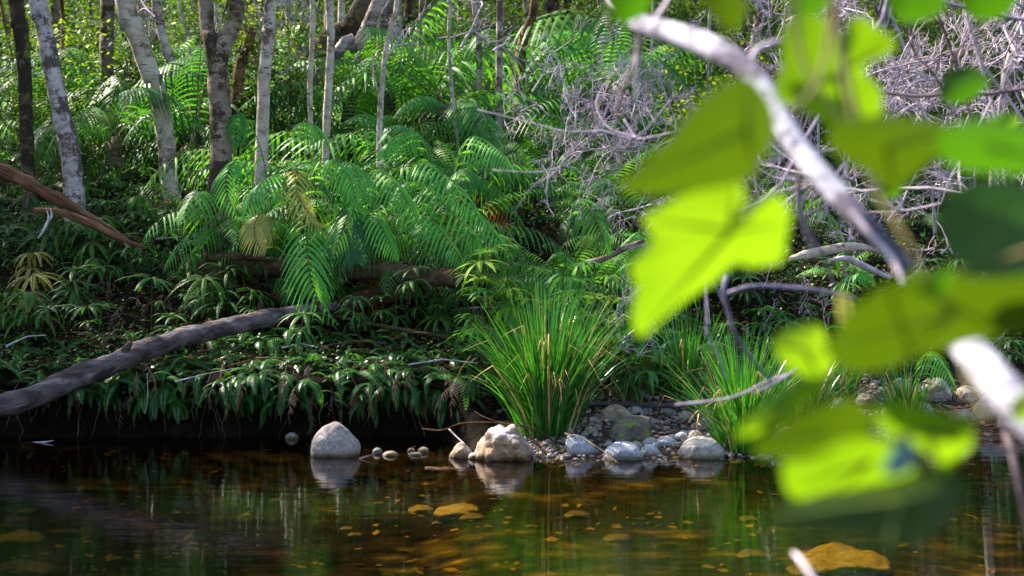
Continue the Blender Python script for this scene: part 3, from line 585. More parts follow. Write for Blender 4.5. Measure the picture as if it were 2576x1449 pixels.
log('fallen_log', [(2210, 190, 30, 14.5), (2270, 165, 34, 14.5), (2360, 145, 26, 14.6), (2440, 120, 18, 14.7)], M['bark_dim'], 'thin grey log lying across the twigs at upper right')
log('bent_branch', [(1470, 662, 16, 13.0), (1520, 650, 20, 13.0), (1570, 625, 20, 13.0), (1620, 605, 14, 12.9)], M['bark_dim'], 'smooth bent grey branch by the rusty fern trunk', 'branch', 9)
log('driftwood_stick', [(1440, 1015, 10, 12.6), (1560, 1016, 16, 12.6), (1700, 1020, 18, 12.6), (1830, 1010, 12, 12.6)], M['twig_dark'], 'dark straight stick lying behind the gravel beach', 'stick', 8)

# ---------------------------------------------------------------- rocks
def rock(name, px, pyb, w, h, mat, label=None, Y=None, shape=None, seed=1, depth=.8, sink=.35, rough=.05, lo=2):
    """sits with its waterline or foot at pixel (px,pyb); w, h in pixels; shape: silhouette points in -1..1, 0..1"""
    if Y is None:
        Y = G(px, pyb, 7).y
    c = P(px, pyb, Y); W = w / F * Y; Hh = h / F * Y; r_ = random.Random(seed)
    shape = shape or [(-1, .1), (-.85, .6), (-.4, .95), (.1, 1), (.6, .85), (.95, .4), (1, .05)]
    bm = bmesh.new()
    for x, z in shape:
        for d, k in ((-1, .62), (-.5, .95), (.3, 1), (1, .6)):
            bm.verts.new((x * W / 2 * k, d * W / 2 * depth, z * Hh * (.9 if abs(d) == 1 else 1) * (1 if d != -1 else .7)))
    for x in (-.8, 0, .8):
        for d in (-.7, .7): bm.verts.new((x * W / 2, d * W / 2 * depth, -sink * Hh))
    bmesh.ops.convex_hull(bm, input=bm.verts)
    bmesh.ops.delete(bm, geom=[v for v in bm.verts if not v.link_faces], context='VERTS')
    bmesh.ops.triangulate(bm, faces=bm.faces)
    for it in range(lo):
        bmesh.ops.subdivide_edges(bm, edges=bm.edges, cuts=1, use_grid_fill=True); bmesh.ops.smooth_vert(bm, verts=bm.verts, factor=.3 if it < 2 else .1, use_axis_x=True, use_axis_y=True, use_axis_z=True)
    bmesh.ops.subdivide_edges(bm, edges=bm.edges, cuts=1, use_grid_fill=True)
    for v in bm.verts:
        q = v.co / W * 2.2 + Vector((seed * 3.7, 0, 0)); v.co += v.normal * W * (rough * noise.fractal(q, 1, 2, 4) + rough * .5 * (abs(noise.noise(q * 2.5)) - abs(noise.noise(q * 1.3 + Vector((9, 9, 9))))))
    me = bpy.data.meshes.new(name); bm.to_mesh(me); bm.free(); me.materials.append(mat); me.polygons.foreach_set('use_smooth', [True] * len(me.polygons))
    o = bpy.data.objects.new(name, me); COL.objects.link(o); o.location = c
    if label: tag(o, label, 'rock')
    return o
rock('boulder', 845, 1145, 128, 84, M['rock_warm'], 'pale rounded boulder standing alone in the water left of the gravel spit', 11.3, [(-1, .05), (-.98, .3), (-.85, .6), (-.55, .85), (-.1, 1), (.15, .97), (.5, .72), (.9, .42), (1, .2), (.9, .03)], 3, .7, .3, .03, 3)
rock('boulder', 1270, 1152, 164, 76, M['rock_lichen'], 'lichen covered angular boulder at the foot of the big grass tussock', 11.15, [(-1, .05), (-.72, .42), (-.42, .86), (-.22, .9), (.0, .8), (.25, 1), (.55, .88), (.88, .45), (1, .2), (.95, .02)], 8, .75, .3, .12, 3)
rock('rock', 1160, 1150, 62, 38, M['rock_lichen'], 'small angular white and orange rock beside the lichen boulder', 11.2, [(-1, .05), (-.6, .6), (-.1, 1), (.3, .9), (1, .25), (.9, 0)], 12)
rock('rock', 1195, 1152, 38, 14, M['rock_grey'], 'little wedge shaped stone touching the lichen boulder', 11.12, seed=13)
rock('mossy_rock', 1586, 1103, 112, 58, M['rock_moss'], 'brown boulder with green moss on top in the gravel', None, [(-1, .05), (-.95, .45), (-.6, .85), (-.2, 1), (.5, 1), (.9, .9), (1, .5), (.95, .03)], 15, .7, .3, .03, 3)
rock('rock', 1462, 1140, 84, 48, M['rock_blue'], 'white and blue oval rock just right of the lichen boulder', 11.3, [(-1, .4), (-.8, .9), (-.3, 1), (.3, .8), (.8, .4), (1, .05)], 16)
rock('rock', 1568, 1158, 110, 46, M['rock_blue'], 'smooth blue grey domed rock at the water edge of the gravel', 11.15, seed=17, rough=.03)
rock('rock', 1634, 1146, 54, 28, M['rock_lichen'], 'small whitish rock touching the blue grey domed rock', 11.25, seed=18)
rock('rock', 1765, 1150, 118, 52, M['rock_grey'], 'flat dark grey rock under the second grass tussock', 11.2, seed=19, rough=.035)
rock('rock', 1752, 1112, 54, 32, M['rock_tan'], 'tan angular rock perched behind the flat dark grey rock', None, [(-1, .05), (-.7, .7), (-.2, 1), (.5, .7), (1, .1)], 20)
rock('rock', 1548, 1058, 82, 40, M['rock_tan'], 'yellowish flat topped rock behind the mossy boulder', None, seed=21)
rock('rock', 1675, 1120, 66, 20, M['rock_blue'], 'low blue stone between the small whitish rock and the tan angular rock', None, seed=22)
rock('rock', 1660, 1160, 40, 12, M['rock_grey'], 'little flat stone at the water edge near the whitish rock', 11.2, seed=24)
rr = random.Random(5)
k = 0
for px, py, w, h, m_ in [(950, 1140, 26, 14, 'rock_blue'), (982, 1146, 40, 12, 'rock_tan'), (1035, 1136, 20, 9, 'rock_grey'), (1065, 1138, 30, 13, 'rock_tan'), (1045, 1145, 36, 8, 'rock_grey'), (735, 1103, 36, 14, 'rock_grey'), (742, 1090, 34, 14, 'rock_moss'), (1225, 1095, 30, 16, 'rock_blue')]:
    o = rock('pebble', px, py, w, h, M[m_], None, seed=40 + k, Y=CAMZ * F / (py - HY) if px != 1225 else 11.9); k += 1
    zone(o, 'stone', {'rock_blue': 'bluish', 'rock_tan': 'tan', 'rock_grey': 'grey', 'rock_moss': 'greenish'}[m_] + ' pebble', 'around the lone pale boulder', 'pebbles in the shallows')
for i in range(120):
    px = rr.uniform(1420, 2040); py = rr.uniform(1035, 1138); w = rr.choice([12, 16, 20, 26, 34, 44]) * rr.uniform(.8, 1.2)
    if px > 1880: py = min(py, 1120)
    if 1520 < px < 1650 and 1062 < py < 1112: continue
    o = rock('beach_stone', px, py, w, w * rr.uniform(.4, .65), M[rr.choice(['rock_blue', 'rock_tan', 'rock_grey', 'rock_lichen', 'rock_grey', 'rock_warm'])], None, seed=100 + i, lo=1)
    zone(o, 'stone', {'rock_blue': 'bluish', 'rock_tan': 'tan', 'rock_grey': 'grey', 'rock_lichen': 'pale lichened', 'rock_warm': 'buff'}[o.data.materials[0].name] + ' stone', 'on the gravel beach', 'stones on the gravel beach')
for px, py, w, h in [(2350, 1000, 90, 50), (2270, 985, 60, 34), (2430, 1010, 70, 40), (2500, 1045, 110, 50), (2550, 1075, 90, 40), (2110, 1030, 50, 28), (2180, 1020, 60, 30), (2320, 1040, 60, 26), (2420, 1060, 80, 30), (2240, 1050, 56, 24)]:
    o = rock('rock', px, py, w, h, M[rr.choice(['rock_grey', 'rock_lichen', 'rock_tan'])], None, seed=int(px)); zone(o, 'rock', 'pale shore rock', 'behind the foreground leaves', 'rocks along the far right shore')
def bed_rock(px, py, w, h, mat, label=None, seed=0):
    Y = (CAMZ + .2) * F / (py - HY); z = -.2
    for _ in range(6): Y2 = (CAMZ - z) * F / (py - HY); z = min(-.03, H((px - CX) / F * Y2, Y2))
    Y2 = (CAMZ - z) * F / (py - HY); o = rock('submerged_stone', px, py, w, min(w * .12, -z * .55 / Y2 * F), mat, None, Y=Y2, seed=seed, depth=1.0, sink=1, lo=1)
    if label: tag(o, label, 'stone')
    else: zone(o, 'stone', 'submerged amber stone', 'on the creek bed', 'submerged stones')
    return o
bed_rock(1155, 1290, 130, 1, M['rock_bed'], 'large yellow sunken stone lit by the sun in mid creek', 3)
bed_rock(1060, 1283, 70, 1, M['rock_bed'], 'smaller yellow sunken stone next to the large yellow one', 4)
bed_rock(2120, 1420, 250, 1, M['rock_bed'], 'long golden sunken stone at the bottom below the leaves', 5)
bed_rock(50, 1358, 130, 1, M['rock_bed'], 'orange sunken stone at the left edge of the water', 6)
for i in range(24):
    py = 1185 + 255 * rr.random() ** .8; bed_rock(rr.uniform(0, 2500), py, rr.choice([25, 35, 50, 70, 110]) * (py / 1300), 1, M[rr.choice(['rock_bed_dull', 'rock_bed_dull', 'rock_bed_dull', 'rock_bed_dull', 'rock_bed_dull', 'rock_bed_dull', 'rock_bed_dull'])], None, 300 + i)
# gravel mass
gg = Geo(); rs = random.Random(11); ico = bmesh.new(); bmesh.ops.create_icosphere(ico, subdivisions=1, radius=1); iv = [v.co.copy() for v in ico.verts]; fi = [[v.index for v in f.verts] for f in ico.faces]; ico.free()
fi = np.array([[a, b_, c, c] for a, b_, c in fi]); VV, QQ, c = [], [], 0
for i in range(3600):
    X = rs.uniform(-.1, 3.2); Y = float(shore(X)) + rs.uniform(-.25, 1.9)
    r_ = rs.choice([.008, .012, .018, .026]); q = Vector((X, Y, H(X, Y) + r_ * .2)); s_ = Vector((rs.uniform(.7, 1.5), rs.uniform(.7, 1.5), rs.uniform(.4, .8))) * r_
    for v in iv: VV.append((q.x + v.x * s_.x * rs.uniform(.85, 1.1), q.y + v.y * s_.y, q.z + v.z * s_.z * rs.uniform(.85, 1.1)))
    QQ.append(fi + c); c += len(iv)
gg.add(VV, np.concatenate(QQ)); tag(gg.build('gravel', M['gravel'], smooth=True), 'fine mixed gravel of the low beach', 'gravel', kind='stuff')

# ---------------------------------------------------------------- grass tussocks
def tussock(px, pyb, Y, hgt, spread, n, label, seed, dry=.045):
    r_ = random.Random(seed); p = P(px, pyb, Y); p.z = H(p.x, p.y) if Y > 11.6 else max(.02, H(p.x, p.y)); e = empty('grass_tussock', p)
    gs = [Geo(), Geo()]
    for i in range(n):
        az = r_.uniform(0, 6.283); k = r_.random() ** .7; L = hgt * r_.uniform(.6, 1.12) * (1 - .15 * k); lean = k * spread * r_.uniform(.6, 1.15); w = r_.uniform(.004, .0075)
        b0 = Vector((math.cos(az), math.sin(az), 0)) * r_.uniform(0, .17) * (k + .25); d = Vector((math.cos(az + r_.gauss(0, .25)), math.sin(az + r_.gauss(0, .25)), 0))
        pts = []; q = b0.copy(); a = R(88 - 25 * lean); kk = 9; kink = r_.random() < .1; cur = lean * r_.uniform(.5, 1.5) * 60
        for j in range(kk):
            pts.append(q.copy()); aa = a - R(cur) * (j / kk) ** 1.6 - (R(70) if kink and j > 5 else 0); q = q + (d * math.cos(aa) + Vector((0, 0, math.sin(aa)))) * L / (kk - 1)
        s = Vector((-d.y, d.x, 0)); rot = r_.uniform(-.9, .9); s = (s * math.cos(rot) + d * math.sin(rot)); V = []
        for j, pt in enumerate(pts):
            ww = w * (1 - (j / (kk - 1)) ** 2.2 * .93); V += [pt - s * ww, pt + s * ww]
        Q = [(2 * j, 2 * j + 1, 2 * j + 3, 2 * j + 2) for j in range(kk - 1)]
        gs[1 if r_.random() < dry * (2.2 if lean > spread * .75 else .7) or kink else 0].add(V, Q)
    gs[0].build('blades', M['blade'], e); gs[1].build('dry_blades', M['bladedry'], e)
    return tag(e, label, 'grass tussock')
tussock(1375, 1085, 11.75, 1.08, 1.12, 900, 'largest grass tussock, fanned upright above the lichen boulder', 1)
tussock(1868, 1135, 11.4, .85, 1.4, 520, 'grass tussock leaning over the water beside the flat grey rock', 2)
tussock(2010, 1010, 12.4, .8, 1.5, 380, 'grass tussock partly behind the foreground leaves, right of the leaning tussock', 3)
tussock(1725, 955, 13.1, .7, .9, 200, 'dark shaded grass tussock in the hollow between the two bright tussocks', 4, .03)
tussock(2280, 1000, 12.9, .5, 1.3, 220, 'low sprawling grass tussock at the far right shore', 5, .15)
tussock(2110, 900, 13.4, .6, 1.0, 160, 'upright grass tussock below the curved whitish log', 6, .1)

# ---------------------------------------------------------------- tree ferns: drooping centre mass
rf_ = random.Random(33)
W1, W2, W3, W4 = 'over the level dark log', 'on the slope between the saplings', 'high under the forest', 'under the dead twigs'
for px, py, n, sc, pr_ in [(690, 560, 9, .95, FRB), (800, 560, 9, 1.0, FRB), (880, 540, 10, 1.05, FRB), (990, 520, 11, 1.1, FRB), (1080, 500, 10, 1.1, FRB), (1160, 540, 10, 1.05, FRB), (620, 560, 6, .7, FRB), (740, 600, 7, .7, FR), (950, 590, 8, .7, FRB), (1090, 580, 8, .7, FRB)]:
    p = G(px, py, 13.7); big_fern(p + Vector((0, 0, .12)), n, sc * 1.22, rf_, pr_, dead=rf_.choice([1, 2, 3]), look='bright drooping tree fern', where=W1)
for px, py, n, sc in [(480, 470, 7, .65), (870, 430, 9, .95), (960, 400, 10, 1.0), (1060, 390, 8, 1.0), (1240, 430, 10, 1.0), (720, 440, 8, .85), (900, 340, 9, 1.0), (1020, 320, 9, 1.0), (1120, 330, 9, 1.0), (1230, 320, 9, 1.05), (760, 350, 7, .8)]:
    p = G(px, py, 13.7); big_fern(p + Vector((0, 0, .15)), n, sc * 1.28, rf_, rf_.choice([FR, FRB, FRB]), dead=rf_.choice([0, 1, 3]), look='dense green tree fern', where=W2)
for i in range(20):
    px = 640 + 1150 * rf_.random(); py = rf_.uniform(150, 300); p = G(px, py, 14)
    big_fern(p, rf_.choice([6, 7, 8]), rf_.uniform(1.3, 1.8), rf_, rf_.choice([FR, FR, FRB]), look='arching fern', where=W3)
for px, py, n, sc in [(1340, 480, 9, 1.0), (1420, 500, 8, .95), (1520, 520, 9, .95), (1600, 500, 8, .95), (1470, 570, 7, .8), (1560, 570, 7, .85), (1700, 420, 7, .9), (1800, 500, 6, .8), (1900, 560, 6, .8), (2000, 580, 6, .7), (2120, 700, 6, .6), (2080, 520, 6, .7), (1640, 620, 5, .7), (1400, 380, 8, 1), (1550, 330, 8, 1), (1650, 280, 7, 1), (1300, 400, 8, 1)]:
    p = G(px, py, 13.2); big_fern(p, n, sc, rf_, rf_.choice([FR, FR, FRB]), dead=rf_.choice([0, 1, 2]), look='shaded blue green tree fern', where=W4)
for i in range(26):
    px = rf_.uniform(-60, 620); py = rf_.uniform(200, 430); p = G(px, py, 14)
    big_fern(p, rf_.choice([5, 6, 7]), rf_.uniform(.6, .95), rf_, FR, look='dim forest fern', where='among the leaning pale trunks')
for i in range(14):
    px = rf_.uniform(1850, 2640); py = rf_.uniform(250, 600); p = G(px, py, 13.5)
    big_fern(p, rf_.choice([5, 6, 7]), rf_.uniform(.6, .95), rf_, FR, dead=1, look='half hidden fern', where='behind the foreground leaves and twigs')
for i in range(10):                           # ferns rooted just behind the level log, drooping over it
    px = 600 + 62 * i + rf_.uniform(-15, 15); Yr = rf_.uniform(13.9, 14.3); x = (px - CX) / F * Yr
    big_fern(Vector((x, Yr, H(x, Yr) + .2)), rf_.choice([5, 6, 7]), rf_.uniform(.8, 1.05), rf_, rf_.choice([FRB, FRB, FR]), dead=rf_.choice([0, 1]), front=R(-62 + rf_.uniform(-28, 28)), spread=.36, look='overhanging fern', where=W1)
for i in range(8):
    px = 1330 + 52 * i + rf_.uniform(-15, 15); Yr = rf_.uniform(14.0, 14.8); x = (px - CX) / F * Yr
    big_fern(Vector((x, Yr, H(x, Yr) + .1)), rf_.choice([5, 6, 7]), rf_.uniform(.8, 1.05), rf_, rf_.choice([FRB, FR]), front=R(-90 + rf_.uniform(-30, 30)), spread=.5, look='drooping fern', where=W4)
for i in range(16):
    px = rf_.uniform(-40, 680); Yr = rf_.uniform(16.5, 22); x = (px - CX) / F * Yr
    big_fern(Vector((x, Yr, H(x, Yr) + .35)), rf_.choice([6, 7, 8]), rf_.uniform(1.3, 1.9), rf_, FR, dead=rf_.choice([0, 1]), look='tall dark fern', where='behind the leaning pale trunks')
for i in range(14):
    px = rf_.uniform(850, 1600); Yr = rf_.uniform(18, 24); x = (px - CX) / F * Yr
    big_fern(Vector((x, Yr, H(x, Yr) + .5)), rf_.choice([6, 7, 8]), rf_.uniform(1.5, 2.1), rf_, rf_.choice([FR, FRB]), look='tall fern', where='below the distant trunks')
# single fronds that read on their own in the photograph: each belongs to a fern rooted in the bank
def hero(paths, label, mat='fern_hero', W=.2):
    b0 = P(*paths[0][0][0]); b0.z = H(b0.x, b0.y) + .03; e = empty('tree_fern', b0)
    for i, (pp, w, m_) in enumerate(paths):
        pp = [P(*q) for q in pp]; pp[0] = b0.copy(); pts = [q - b0 for q in spline(pp, 18)]
        frond_geo(pts, w * 1.1, 20, 14, pr=.07, up=Vector((0, -.35, 1)), rng=rf_, droop=.9, stipe=.1, gap=.01).build('frond', [M[m_ or mat], M['stem']], e)
    inst(CAU, e, (0, 0, -.05)); return tag(e, label, 'fern')
hero([([(760, 560, 14.0), (765, 540, 13.5), (772, 600, 13.1), (778, 680, 12.95), (800, 750, 12.9), (850, 815, 12.85)], .22, None), ([(760, 560, 14.0), (720, 470, 13.7), (690, 440, 13.4), (640, 480, 13.2), (610, 560, 13.1)], .2, None)], 'tree fern whose longest frond hangs far down across the level dark log')
hero([([(640, 500, 14.0), (620, 430, 13.7), (580, 415, 13.5), (570, 480, 13.35), (600, 555, 13.3)], .17, None)], 'single bright frond arching in front of the forked trunk')
hero([([(880, 500, 14.2), (930, 440, 13.9), (980, 450, 13.5), (1020, 500, 13.3), (1050, 560, 13.2)], .2, None), ([(880, 500, 14.2), (905, 500, 13.8), (940, 540, 13.4), (975, 600, 13.2), (1000, 655, 13.1)], .17, None)], 'tree fern sending two bright arching fronds over the centre of the dark log')
hero([([(1000, 470, 14.2), (1040, 425, 13.9), (1100, 430, 13.6), (1170, 490, 13.3), (1230, 590, 13.1)], .2, None), ([(1000, 470, 14.2), (1060, 480, 13.8), (1120, 520, 13.4), (1190, 590, 13.1), (1200, 640, 13.0)], .18, None)], 'tree fern with bright fronds sweeping down to the right above the tussock')
hero([([(700, 620, 13.8), (680, 560, 13.5), (650, 540, 13.3), (640, 590, 13.2), (665, 640, 13.15)], .17, 'fern_yellow')], 'yellowing brown tinged frond hanging left of the longest frond')
hero([([(770, 470, 13.9), (750, 440, 13.6), (745, 480, 13.3), (780, 540, 13.2), (820, 570, 13.15)], .16, 'fern_yellow')], 'pale withering frond with pinkish tips above the longest frond')
hero([([(860, 600, 13.8), (870, 540, 13.5), (880, 560, 13.3), (890, 620, 13.15), (900, 660, 13.1)], .22, 'fern')], 'dark green spread frond hanging over the middle of the log')
hero([([(820, 520, 14.2), (850, 430, 13.9), (890, 420, 13.6), (900, 480, 13.4), (880, 560, 13.3)], .19, None), ([(820, 520, 14.2), (790, 440, 13.8), (830, 400, 13.5), (880, 450, 13.3), (900, 520, 13.2)], .18, None)], 'tree fern with two bright fronds bending over just right of the tan sapling')
hero([([(1080, 540, 13.9), (1120, 500, 13.6), (1180, 520, 13.3), (1240, 580, 13.1), (1290, 650, 12.9)], .18, None), ([(1080, 540, 13.9), (1050, 520, 13.6), (1090, 560, 13.3), (1140, 620, 13.1), (1170, 680, 12.95)], .17, None)], 'tree fern sending yellow green fronds over the end of the dark log')
hero([([(1120, 420, 15), (1170, 360, 14.6), (1240, 370, 14.2), (1290, 430, 13.9)], .22, None), ([(1120, 420, 15), (1060, 350, 14.6), (990, 350, 14.2), (960, 400, 13.9)], .2, None)], 'tree fern with two wide arching fronds above the centre of the slope')
hero([([(700, 480, 14.6), (660, 390, 14.3), (620, 300, 14.2), (600, 290, 14.1), (590, 370, 14.0)], .2, 'fern_bright'), ([(700, 480, 14.6), (730, 350, 14.4), (780, 310, 14.1), (830, 370, 13.9)], .2, None)], 'tree fern with fronds rising beside the smooth straight pale trunk')
hero([([(1400, 600, 13.6), (1440, 530, 13.3), (1480, 520, 13.1), (1510, 580, 12.95), (1530, 640, 12.9)], .2, 'fern')], 'comb like frond hanging down beside the rusty fern trunk')
hero([([(2100, 790, 13.5), (2120, 730, 13.4), (2150, 690, 13.2), (2200, 690, 13.1)], .16, None)], 'pale green frond behind the olive foreground leaf', W=.16)
hero([([(2310, 900, 13.0), (2330, 890, 12.8), (2370, 920, 12.6), (2410, 990, 12.5)], .14, None)], 'bright frond pointing down between the foreground leaves at right')
# rusty trunk of a fern
p = G(1492, 670, 12.6); e0 = empty('fern_stump', p); g = Geo(); g.tube([(0, 0, -.1), (0, 0, .08), (-.02, 0, .2), (-.04, .02, .27)], [.075, .07, .06, .03], 10, 0, True, 1.2); g.build('trunk', M['bark_brown'], e0, True)
g = Geo(); rk = np.random.RandomState(4); az = rk.uniform(0, 6.28, 160); hh = rk.uniform(0, .27, 160); bb_ = np.stack([np.cos(az) * .06, np.sin(az) * .06, hh], 1); g.rhombi(bb_, bb_ + np.stack([np.cos(az) * .05, np.sin(az) * .05, rk.uniform(-.03, .09, 160)], 1), np.stack([-np.sin(az), np.cos(az), az * 0], 1) * .005)
g.build('fibres', M['fern_rust'], e0); tag(e0, 'rusty orange brown hairy fern stump below the dead twigs', 'fern stump')

# ---------------------------------------------------------------- umbrella ferns and small ferns
ru = random.Random(44)
UL, UM, UR, UT = 'on the shaded bank above the grey log', 'below the grey log', 'around the big tussock', 'between the tussocks and the far right'
for i in range(110):
    px = ru.uniform(-40, 760); py = ru.uniform(520, 860); p = G(px, py + 20, 12.4)
    if abs(py - (1020 - px * .30)) < 30: continue
    umb_fern(p, ru.choice([1, 1, 2, 3]), ru.choice([.55, .7, .9, 1.1, 1.3]), ru, 'dark umbrella fern' if py < 700 else 'low umbrella fern', UL)
for px, py, s_ in [(230, 620, 1.3), (250, 660, 1.2), (540, 560, 1.2), (330, 545, 1.2), (700, 700, 1.1), (200, 545, 1.2), (600, 640, 1.1), (560, 720, 1.1), (620, 780, 1.0), (480, 690, 1.1)]:
    umb_fern(G(px, py + 60, 12.4), 2, s_, ru, 'broad green umbrella fern', 'standing out on the shaded bank')
umb_fern(G(70, 790, 12.4), 3, 1.35, ru, 'yellow green umbrella fern', 'near the left edge', 'fern_yellow'); umb_fern(G(75, 720, 12.4), 2, 1.3, ru, 'yellow green umbrella fern', 'near the left edge', 'fern_yellow')
for px, py, n, sc in [(150, 470, 7, .7), (240, 490, 6, .7), (390, 370, 7, .8), (470, 390, 7, .8), (480, 560, 6, .75), (610, 480, 7, .8)]:
    big_fern(G(px, py, 13), n, sc, rf_, FR, look='fern', where='at the feet of the pale trunks')
for i in range(80):                           # scrambling umbrella ferns heaped up behind the big tussock
    px = ru.uniform(1180, 1650); py = ru.uniform(590, 860); Y = ru.uniform(12.35, 13.2); q = P(px, py, Y); gz = H(q.x, q.y); hh = q.z - gz
    if hh < .1 or hh > 1.1: continue
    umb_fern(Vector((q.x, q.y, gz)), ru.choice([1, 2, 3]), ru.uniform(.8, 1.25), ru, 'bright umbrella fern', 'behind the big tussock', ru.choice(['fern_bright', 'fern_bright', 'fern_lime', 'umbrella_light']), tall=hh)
for i in range(30):
    px = ru.uniform(1560, 1800); py = ru.uniform(800, 1010); p = G(px, py + 40, 12); umb_fern(p, 2, ru.uniform(.8, 1.2), ru, 'green umbrella fern', 'between the two bright tussocks')
for i in range(34):
    px = ru.uniform(1800, 2600); py = ru.uniform(640, 980); p = G(px, py + 40, 12); umb_fern(p, 2, ru.uniform(.8, 1.2), ru, 'shaded umbrella fern', 'on the far right slope')
umb_fern(P(1030, 750, 13.0), 2, 1.25, ru, 'blue green umbrella fern', 'hanging before the dark hollow')
for i in range(16):
    px = ru.uniform(180, 820); Y = 12.0 + (px - 0) * .0013 - .12; q = P(px, 1003 - px * .28, Y)
    small_fern(Vector((q.x, q.y, q.z - .12)), 4, ru.uniform(.7, 1.1), ru, 'small fern', 'in front of the long grey log', ru.uniform(0, .4))
for i in range(34):
    px = ru.uniform(-40, 330); Y = 12.3 + ru.uniform(-.05, .15); x = (px - CX) / F * Y
    small_fern(Vector((x, Y, ru.uniform(.3, .5))), ru.choice([3, 4]), ru.uniform(.6, 1.0), ru, 'dark hanging little fern', 'on the undercut at the left edge', ru.uniform(.2, .8))
for i in range(90):
    px = ru.uniform(300, 1190); Y = 12.3 + ru.uniform(-.06, .1); x = (px - CX) / F * Y
    small_fern(Vector((x, Y, ru.uniform(.26, .46))), ru.choice([3, 4, 5]), ru.uniform(.6, 1.1), ru, 'hanging little fern', 'on the undercut below the grey log' if px < 800 else 'on the undercut behind the pale boulder', ru.uniform(.2, .8))
for i in range(130):
    px = ru.uniform(300, 1190); py = ru.uniform(830, 980); p = G(px, py, 12.2)
    small_fern(p, ru.choice([4, 5, 6]), ru.uniform(.7, 1.15), ru, 'small bank fern', 'below the grey log' if px < 800 else 'left of the big tussock', ru.uniform(0, .5))
for i in range(30):
    px = ru.uniform(-40, 340); py = ru.uniform(850, 940); p = G(px, py, 12.3); small_fern(p, 4, ru.uniform(.6, .9), ru, 'small dark fern', 'above the end of the grey log')
for i in range(30):
    px = ru.uniform(820, 1200); py = ru.uniform(760, 860); p = G(px, py, 12.4); umb_fern(p, ru.choice([1, 2]), ru.uniform(.6, .9), ru, 'small dark umbrella fern', 'on the slope beneath the dark log')
# dead fronds hanging from the lip of the bank
DW = 'hanging over the dark undercut bank'
DF = [hide(frond_geo(arc(.42, a, -88, 10, rng=rg), .045, 13, 4, rng=rg, gap=.35, droop=.9, pr=.11, rachis=.003, fold=.5).build('dead_frond', [M['fern_dead'], M['stem']])) for a in (10, -30, 40)]
for i in range(40):
    px = ru.uniform(140, 1190); Y = float(shore((px - CX) / F * 12)) + ru.uniform(-.08, .12); x = (px - CX) / F * Y
    c = ru.choice(DF).copy(); COL.objects.link(c); c.location = (x, Y, .36 + ru.uniform(-.04, .2)); c.rotation_euler = (0, ru.uniform(-.1, .3), R(-90) + ru.uniform(-.9, .9)); c.scale = (ru.uniform(.6, 1.1),) * 3
    zone(c, 'dead frond', 'withered fern frond', DW, 'withered fronds hanging over the undercut')
for i in range(26):
    px, py = ru.uniform(150, 760), ru.uniform(740, 930); p = G(px, py, 12.3); c = ru.choice(DF).copy(); COL.objects.link(c); c.location = p + Vector((0, -.05, .18)); c.rotation_euler = (0, ru.uniform(-.3, .3), ru.uniform(0, 6)); c.scale = (.8,) * 3
    zone(c, 'dead frond', 'dry brown fern frond', 'drooping around the grey log', 'dry fronds around the grey log')

# ---------------------------------------------------------------- dead brush
def twigs(gg, p, d, L, r_, lv, rng, m=0, spread=.7, kids=(2, 4), grav=0, seg=5):
    pts = [p.copy()]; dd = d.copy()
    for i in range(seg):
        dd = (dd + Vector((rng.gauss(0, .13), rng.gauss(0, .13), rng.gauss(0, .13) - grav))).normalized(); p = p + dd * L / seg; pts.append(p.copy())
    gg.tube(pts, [r_ * (1 - .5 * i / seg) for i in range(seg + 1)], 4 if r_ < .01 else 7, m, False)
    if lv <= 0: return
    for k in range(rng.randint(*kids)):
        i = rng.randint(2, seg); q = pts[i]; nd_ = (dd + Vector((rng.gauss(0, spread), rng.gauss(0, spread), rng.gauss(0, spread)))).normalized()
        twigs(gg, q, nd_, L * rng.uniform(.5, .75), r_ * .66, lv - 1, rng, m, spread, kids, grav, seg)
rb = random.Random(55)
BR = []
for i in range(6):
    g = Geo(); twigs(g, Vector((0, 0, 0)), Vector((.3, -.1, .9)).normalized(), .42, .0125, 4, rb, 0, .58, (2, 4), .03, 4); BR.append(hide(g.build('dead_brush', M['twig'])))
def brush(p, sc, rot, where, look='tangle of dead twigs'):
    c = rb.choice(BR).copy(); COL.objects.link(c); c.location = p; c.scale = (sc,) * 3; c.rotation_euler = rot; zone(c, 'dead twigs', look, where, 'dead twigs ' + where)
for px, py, Y, s_ in [(1520, 380, 12.9, .7), (1560, 360, 12.8, .75), (1600, 380, 12.8, .7), (1480, 420, 12.9, .6), (1530, 500, 12.7, .65), (1460, 500, 12.8, .55), (1590, 520, 12.7, .5), (1430, 190, 13.8, .7), (1500, 260, 13.4, .7), (1380, 240, 13.6, .6), (1650, 260, 13.2, .8), (1700, 280, 13.1, .7), (1620, 320, 13, .7), (1550, 200, 13.8, .7), (1420, 310, 13.2, .6), (1560, 780, 12.4, .5), (1500, 830, 12.3, .4), (1580, 800, 12.3, .45), (1610, 840, 12.2, .4), (1540, 860, 12.2, .4), (1600, 740, 12.5, .4), (1340, 180, 14.6, .8), (1240, 80, 17, 1.1), (1160, 70, 17.5, 1.2), (1750, 330, 13, .7)]:
    brush(P(px, py + 50, Y), s_, (rb.uniform(-.5, .3), rb.uniform(-1.3, .8), rb.uniform(0, 6.3)), 'on the slope above the big tussock')
for i in range(28):
    px = rb.gauss(1560, 110); py = rb.gauss(330, 110); Y = rb.uniform(12.6, 14)
    if 1250 < px < 1850 and 60 < py < 600: brush(P(px, py, Y), rb.uniform(.35, .6), (rb.uniform(-1.2, .3), rb.uniform(-1.5, 1), rb.uniform(0, 6.3)), 'in the dead thicket', 'fine fan of pale twigs')
